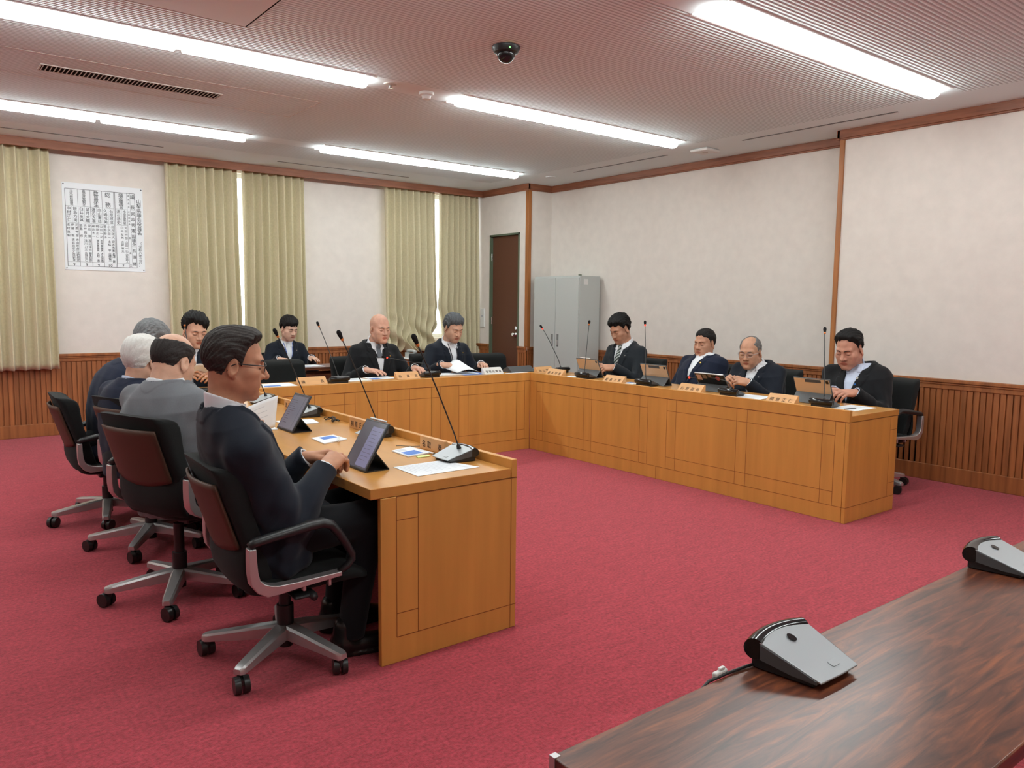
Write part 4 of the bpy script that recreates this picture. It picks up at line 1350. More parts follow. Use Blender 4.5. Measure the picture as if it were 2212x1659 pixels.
sheet('document', 'white sheet before the clasped hands of the balding man', 'paper', [(5.20, 3.80), (5.20, 3.56), (5.46, 3.60), (5.44, 3.84)], Zp, .002, lines=10, grp=PG)
sheet('document', 'white sheet at the near end of the right wing', 'paper', [(5.23, 2.99), (5.21, 2.79), (5.51, 2.79), (5.52, 2.99)], Zp, .002, lines=10, grp=PG)
sheet('document', 'papers with a blue folder on the table of the woman in navy', 'paper', [(3.28, 7.95), (3.62, 7.95), (3.60, 8.18), (3.28, 8.18)], .745, .006, blocks=((.0, .0, 1.0, .12, m_blue),), lines=8, grp=PG)
# open booklet with a raised page
t = sheet('open_booklet', 'open white booklet with one page raised, under the grey haired man\'s hand', 'booklet', [(4.15, 6.52), (4.64, 6.50), (4.66, 6.70), (4.20, 6.72)], Zp, .007, lines=10, grp=PG)
b = MB()
def pg(u, v):
    a = math.sin(u * 1.5) * .16
    return (-.03 + .23 * u, -.10 + .23 * v - .04 * u, .010 + .155 * math.sin(PI * (u * .75 + .10)) * (.35 + .75 * v) * .75)
b.grid(pg, 10, 8, m_paper); o = b.build('raised_page', t, smooth=True); o.modifiers.new('thickness', 'SOLIDIFY').thickness = .0008
b = MB(); b.grid(lambda u, v: (.02 + .30 * u, -.16 + .33 * v - .03 * u, -.0), 1, 1, m_blue); o = b.build('blue_cover', t)
o.location = (0, 0, .0005)
# pens
def pen(lb, a, c, mt, r=.0045):
    t = thing('pen', lb, 'pen', a, 0)
    d = Vector(c) - Vector(a)
    b = MB(); b.tube([(0, 0, 0), d * .88], r, mt, 10); b.build('barrel', t, smooth=0.7)
    b = MB(); b.tube([d * .88, d], [r * .9, .001], m_dgrey, 10); b.build('tip', t, smooth=0.7)
pen('white pen lying on the booklet left of the nearest tablet', (1.735, 3.665, Zp + .0105), (1.80, 3.79, Zp + .0105), m_white)
pen('clear pen lying under the nearest wooden nameplate', (1.965, 3.26, Zp + .0045), (1.975, 3.115, Zp + .0045), m_paper)
pen('thin dark pencil lying at the near end of the right wing', (5.19, 2.86, Zp + .0075), (5.33, 2.845, Zp + .0075), m_dgrey, .0035)
# cables
def cable(lb, pts, r=.0022, grp=None):
    c = pts[0]
    b = MB(); b.tube(pts, r, m_plas, 7)
    return tag(b.build('cable', smooth=True, origin=c), lb, 'cable', grp)
rs = np.random.RandomState(5)
pts = []
for i in range(90):
    a = i / 90 * 2 * PI * 5
    k = 1 + .25 * math.sin(i * .37)
    pts.append((2.025 + .022 * math.sin(a) * k + .006 * math.sin(i * .9), 4.36 + .055 * math.cos(a * .5 + .4) * k, DTI + .004 + .011 * (1 + math.sin(a * 1.3 + i * .05)) * .9))
cable('coiled black cable lying on the left wing past the second nameplate', pts)
cable('thin brown cord curling out beside the nearest wooden nameplate', [(1.93, 3.42, DTI + .003), (1.95, 3.405, DTI + .004), (1.965, 3.385, DTI + .003), (1.99, 3.36, DTI + .003), (2.02, 3.345, DTI + .003), (2.06, 3.34, DTI + .003)], .0016)
cable('black cable leaving the nearer unit on the rosewood table', [(1.41, .915, TTI + .005), (1.35, .925, TTI + .004), (1.29, .931, TTI + .003), (1.235, .934, TTI + .001), (1.20, .937, TTI - .02), (1.20, .94, TTI - .12)], .0035)
t = thing('cord_clip', 'small clear plastic clip on the rosewood table edge', 'clip', (1.275, .936, TTI))
b = MB(); b.box((-.02, -.004, -.001), (.02, .006, .012), m_white); b.build('clip_body', t, bevel=.003)
b = MB(); b.box((-.004, -.003, .012), (.012, .004, .018), m_white); b.build('clip_tab', t, bevel=.001)
# ------------------------------------------------------------------ people
V3 = lambda *a: np.array(a, float)
def unitv(v):
    v = np.asarray(v, float); return v / (np.linalg.norm(v) + 1e-12)
_wd = RNG.randn(7, 3); _wd /= np.linalg.norm(_wd, axis=1)[:, None]
_wf = np.array([38, 55, 47, 70, 88, 62, 100.0]); _wp = RNG.rand(7) * 6
def wrinkle(P):
    s = 0
    for i in range(7):
        s = s + np.sin((P @ _wd[i]) * _wf[i] + _wp[i] + 1.7 * np.sin(P @ _wd[(i + 3) % 7] * 17)) / (1 + .25 * i)
    return s / 3.2

# canonical head: x forward, y left, z up, origin between the ears at eye height (metres, adult)
def head_core(P):
    d = el(P, (-.012, 0, .032), (.097, .077, .088))
    d = smin(d, el(P, (.022, 0, -.035), (.070, .064, .085)), .03)
    return d
def head_sdf(P, jaw=1.0, ear=1.0, cheek=1.0, nose=1.0):
    A = P.copy(); A[:, 1] = np.abs(A[:, 1])
    d = head_core(P)
    d = smin(d, rc(A, (.000, .050 * jaw, -.062), (.066, .014 * jaw, -.106), .024, .020), .035)
    d = smin(d, el(A, (.074, 0, -.107), (.020, .024, .017)), .022)
    d = smin(d, el(A, (.050, .042 * cheek, -.030), (.032, .026, .026)), .025)
    d = smin(d, el(A, (.056, .030 * cheek, -.070), (.032, .026, .026)), .025)
    d = smin(d, rc(A, (.084, 0, .018), (.072, .042, .020), .010, .009), .022)
    d = smax(d, -el(A, (.098, .033, -.001), (.020, .021, .013)), .014)
    d = smin(d, el(A, (.073, .032, -.003), (.0155, .019, .0125)), .004)
    d = smax(d, -rc(A, (.0905, .017, -.0085), (.0865, .049, -.007), .0014, .0014), .003)
    n = rc(A, (.086, 0, .006), (.108 * (1 + (nose - 1) * .2), 0, -.036), .0075, .0115 * nose)
    n = smin(n, el(A, (.094, .0135 * nose, -.040), (.012, .0085 * nose, .0085)), .008)
    d = smin(d, n, .012)
    d = smax(d, -el(A, (.103, .0075, -.049), (.005, .004, .004)), .003)
    d = smin(d, el(A, (.083, 0, -.065), (.014, .025, .010)), .010)
    d = smin(d, el(A, (.0880, 0, -.0665), (.010, .021, .0052)), .004)
    d = smin(d, el(A, (.0855, 0, -.0780), (.010, .018, .0058)), .004)
    d = smax(d, -rc(A, (.0985, 0, -.0722), (.086, .024, -.0732), .0016, .0014), .003)
    # ears
    R = np.array([[.93, .30, 0], [-.34, .90, .18], [.10, -.17, .97]]).T
    e = el(A, (-.010, .081, -.014), (.019, .0075 * ear, .033 * ear), R)
    e = smax(e, -el(A, (-.006, .0895, -.012), (.011, .0065, .021), R), .004)
    e = smin(e, el(A, (-.006, .080, -.044), (.009, .006, .010)), .006)
    d = smin(d, e, .006)
    return d

def hand_sdf(P, curl, thumb=0.0, spread=1.0):
    """P in hand space: x to the fingers, y to the thumb side, z out of the back of the hand"""
    W0 = V3(-.028, 0, 0)
    d = None
    kn = [(.088, .030, .002), (.092, .010, .005), (.087, -.010, .003), (.078, -.028, -.001)]
    for i, k in enumerate(kn):
        c = rc(P, (.004, k[1] * .55, 0), k, .0165, .0125)
        d = c if d is None else smin(d, c, .014)
    d = smin(d, el(P, (.045, 0, -.006), (.050, .036, .014)), .012)
    q = P * np.array([1, 1, 1.32])
    d = smin(d, rc(q, W0, (.002, 0, 0), .029, .027), .018)
    d = smin(d, el(P, (.034, .026, -.010), (.034, .016, .014)), .014)
    L = [(.043, .026, .020), (.047, .030, .021), (.044, .028, .021), (.035, .021, .018)]
    for i, k in enumerate(kn):
        a = 0.0; p = np.array(k, float); r = .0100 if i < 3 else .0088
        sp = (kn[i][1] / .03) * .10 * spread
        f = None
        for j in range(3):
            a += curl[i][j]
            dr = V3(math.cos(a) * math.cos(sp), math.cos(a) * math.sin(sp), -math.sin(a))
            nx = p + dr * L[i][j]
            c = rc(P, p, nx, r, r * .90)
            f = c if f is None else smin(f, c, .004)
            p = nx; r *= .90
        d = smin(d, f, .005)
    t0 = V3(.022, .024, -.008); t1 = V3(.052, .047 - .012 * thumb, -.016 - .010 * thumb); t2 = V3(.081, .055 - .030 * thumb, -.020 - .016 * thumb); t3 = V3(.104, .055 - .045 * thumb, -.022 - .022 * thumb)
    t = smin(smin(rc(P, t0, t1, .0155, .0120), rc(P, t1, t2, .0118, .0105), .006), rc(P, t2, t3, .0105, .0082), .005)
    return smin(d, t, .008)
RELAX = [(.35, .55, .35), (.40, .60, .40), (.45, .65, .40), (.50, .65, .40)]
FLAT = [(.12, .25, .15), (.12, .28, .18), (.14, .30, .20), (.18, .35, .2)]
FIST = [(.9, 1.1, .6), (1.0, 1.15, .6), (1.05, 1.2, .6), (1.1, 1.2, .6)]
WRAP = [(.55, .85, .5), (.60, .90, .5), (.65, .90, .5), (.70, .90, .5)]
PINCH = [(.75, .75, .35), (.70, .85, .5), (.75, .95, .5), (.8, 1.0, .5)]

def ik(Sh, Wr, l1, l2, pole):
    d = Wr - Sh; D = np.linalg.norm(d); D2 = min(D, (l1 + l2) * .998); u = d / D
    a = (l1 * l1 - l2 * l2 + D2 * D2) / (2 * D2)
    h = math.sqrt(max(l1 * l1 - a * a, 0))
    p = pole - u * (pole @ u); p = unitv(p)
    return Sh + u * a + p * h

SKINS = {}
def skin(name, col):
    if name not in SKINS:
        SKINS[name] = (M('skin_' + name, col, .52, spec=.35, var=((28, 28, 28), .10, 4), bump=((260, 260, 260), .10, .001), sss=.12),
                       M('lips_' + name, (col[0] * .82, col[1] * .52, col[2] * .50), .45, spec=.35))
    return SKINS[name]
m_mouth = M('mouth_line', (.10, .030, .022), .7)
m_lash = M('eyelash', (.020, .013, .010), .7)
HAIRM = {}
def hairmat(name, col, var=.3):
    if name not in HAIRM:
        HAIRM[name] = M('hair_' + name, col, .62, spec=.22, var=((60, 300, 60), var, 4), bump=((150, 700, 150), .7, .002))
    return HAIRM[name]
CLOTH = {}
def cloth(name, col, sc=700):
    if name not in CLOTH:
        CLOTH[name] = M('cloth_' + name, col, .86, spec=.2, var=((sc, sc, sc), .12, 2), bump=((sc, sc, sc), .25, .0012), sheen=.08)
    return CLOTH[name]
m_shirt = M('white_shirt', (.74, .76, .80), .8, spec=.2, bump=((30, 30, 30), .15, .004))
m_shirtb = M('pale_blue_shirt', (.55, .61, .76), .8, spec=.2, bump=((30, 30, 30), .15, .004))
m_shoe = M('black_leather', (.012, .011, .011), .25)
m_tieg = M('grey_tie', (.10, .11, .13), .6)
m_gold = M('gold_badge', (.75, .48, .12), .3, metal=.8)
m_frame = M('spectacle_frame', (.02, .02, .022), .3)
m_framesil = M('silver_frame', (.45, .45, .46), .3, metal=.8)

def striped_tie():
    mt = M('striped_tie', (.03, .045, .04), .55)
    nt = mt.node_tree; b = nt.nodes['Principled BSDF']
    tc = nt.nodes.new('ShaderNodeTexCoord'); mp = nt.nodes.new('ShaderNodeMapping'); wv = nt.nodes.new('ShaderNodeTexWave')
    mp.inputs['Rotation'].default_value = (.0, 0, 0)
    wv.bands_direction = 'DIAGONAL'; wv.inputs['Scale'].default_value = 13
    rp = nt.nodes.new('ShaderNodeValToRGB'); rp.color_ramp.interpolation = 'CONSTANT'
    rp.color_ramp.elements[0].color = (.025, .035, .030, 1); rp.color_ramp.elements[1].position = .62; rp.color_ramp.elements[1].color = (.42, .44, .42, 1)
    nt.links.new(tc.outputs['Object'], mp.inputs[0]); nt.links.new(mp.outputs[0], wv.inputs[0]); nt.links.new(wv.outputs['Fac'], rp.inputs[0]); nt.links.new(rp.outputs[0], b.inputs['Base Color'])
    return mt

def person(lb, yaw, hip, neck, head, hyaw=0, hpitch=0, hroll=0, s=1.1, hands=(), knees=None, feet=None, bow=0.0, fat=1.0,
           skincol=('tan', (.50, .27, .17)), hair=None, suit=('navy', (.012, .016, .028)), shirt=None, tie=None, vest=False, vb=.40,
           lw=.072, head_kw=None, res=1.0, hs=1.0, female=False, deep=1.0, trous_col=('black_trousers', (.0060, .0066, .0085)), brow=(.03, .02, .016), hres=None, sht=.785, wrk=1.0, colh=1.0, jl=(.985, 1.1, .015), shw=.176):
    hip, neck, head = V3(*hip), V3(*neck), V3(*head)
    F = V3(math.cos(yaw), math.sin(yaw), 0); Lf = V3(-math.sin(yaw), math.cos(yaw), 0)
    Wv = unitv(neck - hip); LEN = np.linalg.norm(neck - hip); Tf = unitv(np.cross(Lf, Wv))
    org = V3(hip[0], hip[1], 0)
    root = thing('person', lb, 'person', tuple(org), 0, 'people seated at the meeting')
    skm, lipm = skin(*skincol)
    sm = cloth(*suit)
    shirt = shirt or m_shirt
    hk = head_kw or {}
    # ---- torso space
    def uvw(P):
        q = P - hip; v = q @ Wv; t = v / LEN
        w = q @ Tf + bow * 4 * np.clip(t, 0, 1) * (1 - np.clip(t, 0, 1))
        return q @ Lf, v, w, t
    ks = s * fat
    tk = np.array([-.3, 0, .25, .5, .72, .86, .94, 1.02])
    ak = np.array([.172, .180, .170, .178, .180, .142, .096, .060]) * np.array([ks, ks, ks, ks, (s + ks) / 2, s, s, s])
    bk = np.array([.118, .125, .128, .130, .118, .094, .072, .056]) * np.array([ks, ks, ks * fat, ks * fat, ks, s, s, s])
    bk = bk * deep
    ck = np.array([.01, .01, .02 * fat, .02 * fat, .008, -.006, -.012, -.006]) * s
    if female: ak *= .88; bk *= .88
    def torso(P):
        u, v, w, t = uvw(P)
        a = np.interp(t, tk, ak); b = np.interp(t, tk, bk); w = w - np.interp(t, tk, ck)
        e = 2.3
        rr = (np.abs(u / a) ** e + np.abs(w / b) ** e) ** (1 / e)
        d = (rr - 1) * np.minimum(a, b)
        d = smax(d, (t - 1.03) * LEN, .02)
        return smax(d, (-.24 - t) * LEN, .03)
    neckax = lambda P: uvw(P)
    sh = {}; el_ = {}; wr = {}
    HD = {h['side']: h for h in hands}
    SW = shw * s * (.90 if female else 1)
    for sd in (1, -1):                      # 1 = left
        Sh = hip + Wv * LEN * sht + Lf * SW * sd - Tf * (.0 * s)
        h = HD.get(sd)
        if h is None:
            h = dict(side=sd, wrist=tuple(hip + F * .26 * s + Lf * sd * .12 + V3(0, 0, .10)), dir=tuple(F - Lf * sd * .5), nrm=(0, 0, 1), curl=RELAX); HD[sd] = h
        Wr = V3(*h['wrist'])
        if 'sh' in h: Sh = Sh + V3(*h['sh'])
        pole = V3(*h['pole']) if 'pole' in h else (-F * .45 + Lf * sd * .55 + V3(0, 0, -1))
        sh[sd] = Sh; wr[sd] = Wr; el_[sd] = ik(Sh, Wr, .285 * s, .262 * s, pole)
    nb = hip + Wv * LEN * .875
    def arms(P, off):
        d = None
        for sd in (1, -1):
            c = rc(P, nb + Lf * sd * .045 * s, sh[sd], .042 * s + off * .6, .046 * s + off)
            d = c if d is None else np.minimum(d, c)
            d = smin(d, rc(P, sh[sd], el_[sd], .052 * s + off, .047 * s + off), .03 * s)
            ax = unitv(el_[sd] - wr[sd])
            fa = rc(P, el_[sd], wr[sd], .047 * s + off, .037 * s + off)
            fa = np.maximum(fa, .006 * s - (P - wr[sd]) @ ax)
            d = smin(d, fa, .02 * s)
        return d
    # knees and feet
    if knees is None:
        knees = {sd: hip + F * .43 * s + Lf * sd * .11 * s + V3(0, 0, .02) for sd in (1, -1)}
    else: knees = {k: V3(*v) for k, v in knees.items()}
    if feet is None:
        feet = {sd: V3(knees[sd][0], knees[sd][1], 0) - F * .02 + V3(0, 0, .085) for sd in (1, -1)}
    else: feet = {k: V3(*v) for k, v in feet.items()}
    hj = {sd: hip + Lf * sd * .095 * s for sd in (1, -1)}
    def legs(P, off):
        d = el(P, hip, (.145 * s + off, .17 * s + off, .11 * s + off), np.stack([F, Lf, V3(0, 0, 1)], 1))
        for sd in (1, -1):
            d = smin(d, rc(P, hj[sd], knees[sd], .085 * s + off, .062 * s + off), .04)
            d = smin(d, rc(P, knees[sd], feet[sd], .060 * s + off, .045 * s + off), .03)
        return d
    # ---- head
    cy, sy = math.cos(yaw + hyaw), math.sin(yaw + hyaw); cp, sp = math.cos(hpitch), math.sin(hpitch)
    fx = V3(cy * cp, sy * cp, -sp); ly = V3(-sy, cy, 0); uz = np.cross(fx, ly)
    cr_, sr_ = math.cos(hroll), math.sin(hroll)
    ly, uz = ly * cr_ + uz * sr_, -ly * sr_ + uz * cr_
    RH = np.stack([fx, ly, uz], 1); HS = s * hs
    toH = lambda P: ((P - head) @ RH) / HS
    frH = lambda Q: head + (np.asarray(Q) * HS) @ RH.T
    nk0 = frH(np.array([[-.030, 0, -.055]]))[0]; nk1 = hip + Wv * LEN * .90 - Tf * .008
    nr = .052 * s * (.85 if female else 1)
    def bodyhead(P):
        d = head_sdf(toH(P), **hk) * HS
        k = rc(P, nk0, nk1, nr, nr * 1.12)
        return smin(d, k, .028 * s)
    r0 = (hres or .0042) * res
    lo = np.minimum(head - .165 * HS, nk1 - .07 * s); hi = head + .165 * HS
    hv, hf = sdf_mesh(bodyhead, lo, hi, r0)
    cen = toH(hv[hf].mean(1)); ay = np.abs(cen[:, 1])
    lips = (cen[:, 0] > .078) & (((cen[:, 2] + .0722) / .0125) ** 2 + (ay / .0235) ** 2 < 1)
    pieces = [(hv, hf, np.where(lips, 1, 0))]
    # mouth line
    mbm = MB(); pts = [(.0900 - 6.0 * y * y, y, -.0724 - 1.4 * y * y) for y in np.linspace(-.022, .022, 9)]
    pts = [tuple(frH(np.array([p]))[0]) for p in pts]; mbm.tube(pts, .0012 * HS, m_mouth, 5)
    pieces.append((np.array(mbm.v), [f for f in mbm.f if len(f) == 4], 2))
    # core under the clothes
    core = lambda P: np.minimum(smin(np.maximum(torso(P) + .012, (uvw(P)[3] - .86) * LEN), arms(P, -.022), .02), legs(P, -.010))
    allp = np.array([hip, neck] + list(knees.values()) + list(feet.values()) + list(el_.values()) + list(sh.values()))
    cv, cf = sdf_mesh(core, allp.min(0) - .22, allp.max(0) + .16, .016, newton=1)
    pieces.append((cv, cf, 0))
    # hands
    for sd in (1, -1):
        h = HD[sd]
        dx = unitv(V3(*h['dir'])); dz = V3(*h['nrm']); dz = unitv(dz - dx * (dz @ dx)); dy = np.cross(dz, dx)
        RR = np.stack([dx, dy * (-sd), dz], 1)      # right hand: thumb on +y when palm down
        wp = wr[sd]; hsz = s * h.get('size', 1.0) * (.9 if female else 1)
        fnH = lambda P: hand_sdf(((P - wp) @ RR) / hsz, h.get('curl', RELAX), h.get('thumb', 0.0), h.get('spread', 1.0)) * hsz
        c = wp + dx * .06 * hsz
        v, f = sdf_mesh(fnH, c - .17 * hsz, c + .17 * hsz, h.get('res', .0042) * res)
        pieces.append((v, f, 0))
    np_object('body', pieces, root, org, [skm, lipm, m_mouth])
    # ---- hair, brows, lashes
    parts = MB()
    def facept(p, out=.0):
        q = np.array([p], float)
        for _ in range(12):
            d = head_sdf(q, **hk)
            if abs(d[0] - out) < 1e-4: break
            q[0, 0] -= (d[0] - out) * .8
        return tuple(frH(q)[0])
    hm = hairmat(*hair['mat']) if hair else None
    brm = M('brow', brow, .8)
    for sg in (1, -1):
        bp = [facept((.10, sg * y, z), .0006) for y, z in ((.014, .017), (.024, .0205), (.036, .0215), (.048, .0165))]
        parts.tube(bp, [.0022 * HS, .0030 * HS, .0027 * HS, .0012 * HS], brm, 6)
        lp = [facept((.10, sg * y, z), .0) for y, z in ((.018, -.0080), (.025, -.0096), (.033, -.0102), (.041, -.0092), (.048, -.0068))]
        parts.tube(lp, [.0008 * HS, .0014 * HS, .0016 * HS, .0014 * HS, .0008 * HS], m_lash, 5)
    hp = [(np.array(parts.v), [f for f in parts.f if len(f) == 4], [parts.mi[i] for i, f in enumerate(parts.f) if len(f) == 4])]
    hmats = list(parts.mats)
    if hair:
        lx = np.array([p[0] for p in hair['line']]); lz = np.array([p[1] for p in hair['line']])
        t0 = hair.get('t', .010); tt = hair.get('top', .010); amp = hair.get('amp', .003); quiff = hair.get('quiff', 0.0); side = hair.get('side', 0.0)
        bald = hair.get('bald'); part = hair.get('part', 0.0); fr = hair.get('freq', 46.0)
        def hsdf(P):
            q = toH(P)
            th = t0 + tt * np.clip((q[:, 2] - .03) / .08, 0, 1) + quiff * np.exp(-((q[:, 0] - .055) ** 2 + (q[:, 2] - .10) ** 2) / .0016)
            th = th + side * np.clip(1 - np.abs(q[:, 2] - .02) / .05, 0, 1) * np.clip(np.abs(q[:, 1]) / .07, 0, 1)
            an = np.arctan2(q[:, 1] + part, q[:, 2] + .05)
            st = np.sin(an * fr + 9 * np.sin(q[:, 0] * 22 + 2 * an)) * .55 + np.sin(an * fr * .37 + q[:, 0] * 55) * .7 + np.sin(an * fr * 2.3 + q[:, 0] * 30) * .3
            zl = np.interp(q[:, 0], lx, lz)
            zl = zl + hair.get('temple', 0.0) * np.clip(np.abs(q[:, 1]) / .06, 0, 1.2) * np.clip((q[:, 0] - .02) / .03, 0, 1)
            zl = zl + (.004 * np.sin(q[:, 1] * 190 + q[:, 0] * 60) + .004 * np.sin(q[:, 1] * 83 + 1.0)) * hair.get('ragged', 1.0) + hair.get('sweep', 0.0) * q[:, 1] * np.clip(q[:, 0] / .06, 0, 1)
            tp = np.clip((q[:, 2] - zl) / hair.get('taper', .035), 0, 1)
            th = th * (.22 + .78 * tp ** .7)
            d = head_core(q) - th - amp * st * (.3 + .7 * tp)
            d = smax(d, (zl - q[:, 2]), .004)
            # keep clear of the ears
            A = q.copy(); A[:, 1] = np.abs(A[:, 1])
            d = smax(d, -el(A, (-.004, .088, -.018), (.024, .022, .034)), .006)
            if bald is not None:
                d = smax(d, -el(q, bald[0], bald[1]), .010)
            return d * HS
        v, f = sdf_mesh(hsdf, head - .16 * HS, head + .165 * HS, r0 * 1.0, newton=2)
        hp.append((v, f, len(hmats))); hmats.append(hm)
    np_object('hair', hp, root, org, hmats)
    # ---- jacket
    vbn = vb; 
    hwk = lambda t: np.interp(t, [vbn, .80, .93, 1.05], [0.0, .050 * s, .060 * s, .062 * s])
    lwk = lambda t: np.interp(t, [vbn - .02, vbn + .1, .74, .80, .805, .84, .95], [.010 * s, .035 * s, lw * s, lw * .95 * s, lw * .62 * s, lw * .80 * s, .050 * s])
    def jacket(P):
        u, v, w, t = uvw(P)
        au = np.abs(u)
        hw = hwk(t); front = w > 0
        lapm = np.clip(np.minimum(au - (hw - .006), hw + lwk(t) - au) / .007, 0, 1)
        lap = front & (au > hw - .004) & (au < hw + lwk(t)) & (t > vbn - .02) & (t < .97)
        rn = np.sqrt(u * u + (w + .006) ** 2)
        col = (t > .90) & (rn < .098 * s) & (w < .05 * s)
        dist = np.min([np.linalg.norm(P - el_[k], axis=1) for k in (1, -1)], 0)
        we = wrk * (.0026 + .0062 * np.exp(-(dist / (.13 * s)) ** 2) + .0022 * np.exp(-((t - .25) / .2) ** 2))
        off = .010 + we * wrinkle(P) * 1.3 + np.where(lap, .0080 * lapm, 0) + np.where(col, .0025, 0)
        d = smin(torso(P) - .004, arms(P, 0.0), .042 * s) - off
        d = smin(d, el(P, hip + F * .10 * s + V3(0, 0, .02), (.17 * s, .175 * s, .10 * s), np.stack([F, Lf, V3(0, 0, 1)], 1)), .04)
        vee = np.maximum(np.maximum(au - hw, -w + .0), (vbn - t) * LEN)
        ring = np.maximum(rn - .069 * s, (.90 - .10 * np.clip(w / (.05 * s), 0, 1) - t) * LEN)
        d = np.maximum(d, -vee); d = np.maximum(d, -ring)
        lim = np.where(au < .095 * s, jl[0] + jl[2] * np.clip(-w / (.05 * s), 0, 1) - np.clip(w, 0, .08 * s) * jl[1], jl[0] + (au - .095 * s) * 8)
        return np.maximum(d, (t - lim) * LEN)
    jr = .0062 * res * (s / 1.1)
    jp = np.array([hip - F * .17 * s, hip + F * .28 * s, hip + V3(0, 0, -.10)] + list(el_.values()) + list(sh.values()) + list(wr.values()) + [neck])
    v, f = sdf_mesh(jacket, jp.min(0) - .11 * s - .03, jp.max(0) + .11 * s, jr, newton=2)
    np_object('jacket', [(v, f, 0)], root, org, [sm])
    # ---- shirt with collar and cuffs
    def shirtf(P):
        u, v, w, t = uvw(P); au = np.abs(u)
        d = np.maximum(torso(P) - .003 - .0012 * wrinkle(P), np.maximum(.22 - t, t - .985) * LEN)
        d = np.maximum(d, np.where(w > 0, au - hwk(t) - .022 * s, np.sqrt(u * u + (w + .006) ** 2) - .066 * s))
        d = np.maximum(d, np.where(w > .01 * s, -1.0, (t - .93) * LEN))
        d = np.maximum(d, -w - .05)
        q0 = P - nk1; nd = unitv(nk0 - nk1); hh = q0 @ nd; rad = np.linalg.norm(q0 - hh[:, None] * nd, axis=1)
        topc = .056 * s * colh - .026 * s * colh * np.clip((q0 @ Tf) / (.06 * s), -1, 1)
        gap = np.maximum(-(q0 @ Tf) + .0, .012 * s - 0)   # front opening
        c = np.maximum(np.abs(rad - nr * 1.20) - .0058, np.maximum(hh - topc, -hh - .02))
        opn = np.maximum(au - (.010 * s + np.clip(hh, 0, .1) * .55 if tie is None else .004), -(q0 @ Tf))
        c = np.maximum(c, -opn)
        # collar leaves lying on the chest
        leaf = np.maximum(np.maximum(torso(P) - .0135, -(torso(P) - .001)), np.maximum(np.abs(au - .036 * s + (t - .93) * .12) - .020 * s, np.maximum(.855 - t, t - .955) * LEN))
        leaf = np.maximum(leaf, -w)
        d = np.minimum(np.minimum(d, c), leaf)
        for sd in (1, -1):
            ax = unitv(el_[sd] - wr[sd])
            q = P - wr[sd]; h = q @ ax; rr = np.linalg.norm(q - h[:, None] * ax, axis=1)
            d = np.minimum(d, np.maximum(np.abs(rr - .0355 * s) - .0040, np.maximum(-h - .008, h - .05)))
        return d
    sp_ = np.array([neck + V3(0, 0, .09), hip] + list(wr.values()))
    v, f = sdf_mesh(shirtf, sp_.min(0) - .20 * s, sp_.max(0) + .17 * s, .0056 * res * (s / 1.1), newton=2)
    np_object('shirt', [(v, f, 0)], root, org, [shirt])
    if tie is not None:
        def tief(P):
            u, v, w, t = uvw(P)
            tw = np.interp(t, [.25, .50, .84, .90], [.042, .038, .022, .016]) * s
            d = np.maximum(np.maximum(torso(P) - .011, np.abs(u) - tw), np.maximum(.30 - t, t - .90) * LEN)
            d = np.maximum(d, -w)
            kc = hip + Wv * LEN * .905 + Tf * (np.interp(.905, tk, bk) + np.interp(.905, tk, ck) + .010)
            return smin(d, el(P, kc, (.016 * s, .021 * s, .024 * s), np.stack([Tf, Lf, Wv], 1)), .006)
        v, f = sdf_mesh(tief, hip - .05 + np.minimum(Wv * LEN * .3, 0) - .12 * s, neck + .17 * s + .05, .0055 * res, newton=1)
        np_object('tie', [(v, f, 0)], root, org, [tie])
    if vest:
        def vestf(P):
            u, v, w, t = uvw(P); au = np.abs(u)
            hw = np.interp(t, [.60, .95], [0, .055 * s])
            d = np.maximum(np.maximum(torso(P) - .0125, au - .14 * s), np.maximum(.2 - t, t - .97) * LEN)
            d = np.maximum(d, -w)
            return np.maximum(d, -np.maximum(au - hw, (.60 - t) * LEN))
        v, f = sdf_mesh(vestf, hip - .18 * s, neck + .17 * s, .007 * res, newton=1)
        np_object('waistcoat', [(v, f, 0)], root, org, [sm])
    # ---- trousers and shoes
    tr = lambda P: legs(P, .006) - .0015 * wrinkle(P)
    lp_ = np.array(list(knees.values()) + list(feet.values()) + [hip])
    def trous(P):
        return np.maximum(tr(P), .07 - P[:, 2])
    v, f = sdf_mesh(trous, lp_.min(0) - .20 * s, lp_.max(0) + .17 * s, .012 * min(res, 1.2), newton=2)
    np_object('trousers', [(v, f, 0)], root, org, [cloth(*trous_col) if trous_col else sm])
    for sd in (1, -1):
        fo = feet[sd]; ff = unitv(F + Lf * sd * .12)
        fr_ = np.stack([ff, np.cross(V3(0, 0, 1), ff), V3(0, 0, 1)], 1)
        base = V3(fo[0], fo[1], 0)
        def shoe(P):
            q = (P - base) @ fr_ / s
            d = rc(q * np.array([1, 1, 1.15]), (-.035, 0, .045), (.13, 0, .038), .040, .040)
            d = smin(d, rc(q, (-.03, 0, .055), (-.025, 0, .11), .043, .040), .03)
            d = smin(d, el(q, (.175, .004, .028), (.055, .042, .028)), .04)
            d = np.maximum(d, .001 - q[:, 2])
            sole = np.maximum(np.maximum(rc(q * np.array([1, 1, .3]), (-.035, 0, 0), (.185, 0, 0), .040, .045), q[:, 2] - .018), .001 - q[:, 2])
            return np.minimum(d, sole) * s
        v, f = sdf_mesh(shoe, base - .13 * s + V3(0, 0, .10), base + .27 * s * np.array([1, 1, .62]) + V3(0, 0, 0) if False else base + .27 * s, .0065 * max(res, 1), newton=1)
        np_object('shoe', [(v, f, 0)], root, org, [m_shoe])
    return dict(root=root, org=org, frH=frH, HS=HS, hip=hip, Wv=Wv, LEN=LEN, Tf=Tf, Lf=Lf, torso=torso, s=s, bow=bow, wr=wr, el=el_, tk=tk, bk=bk, ck=ck, facept=facept)

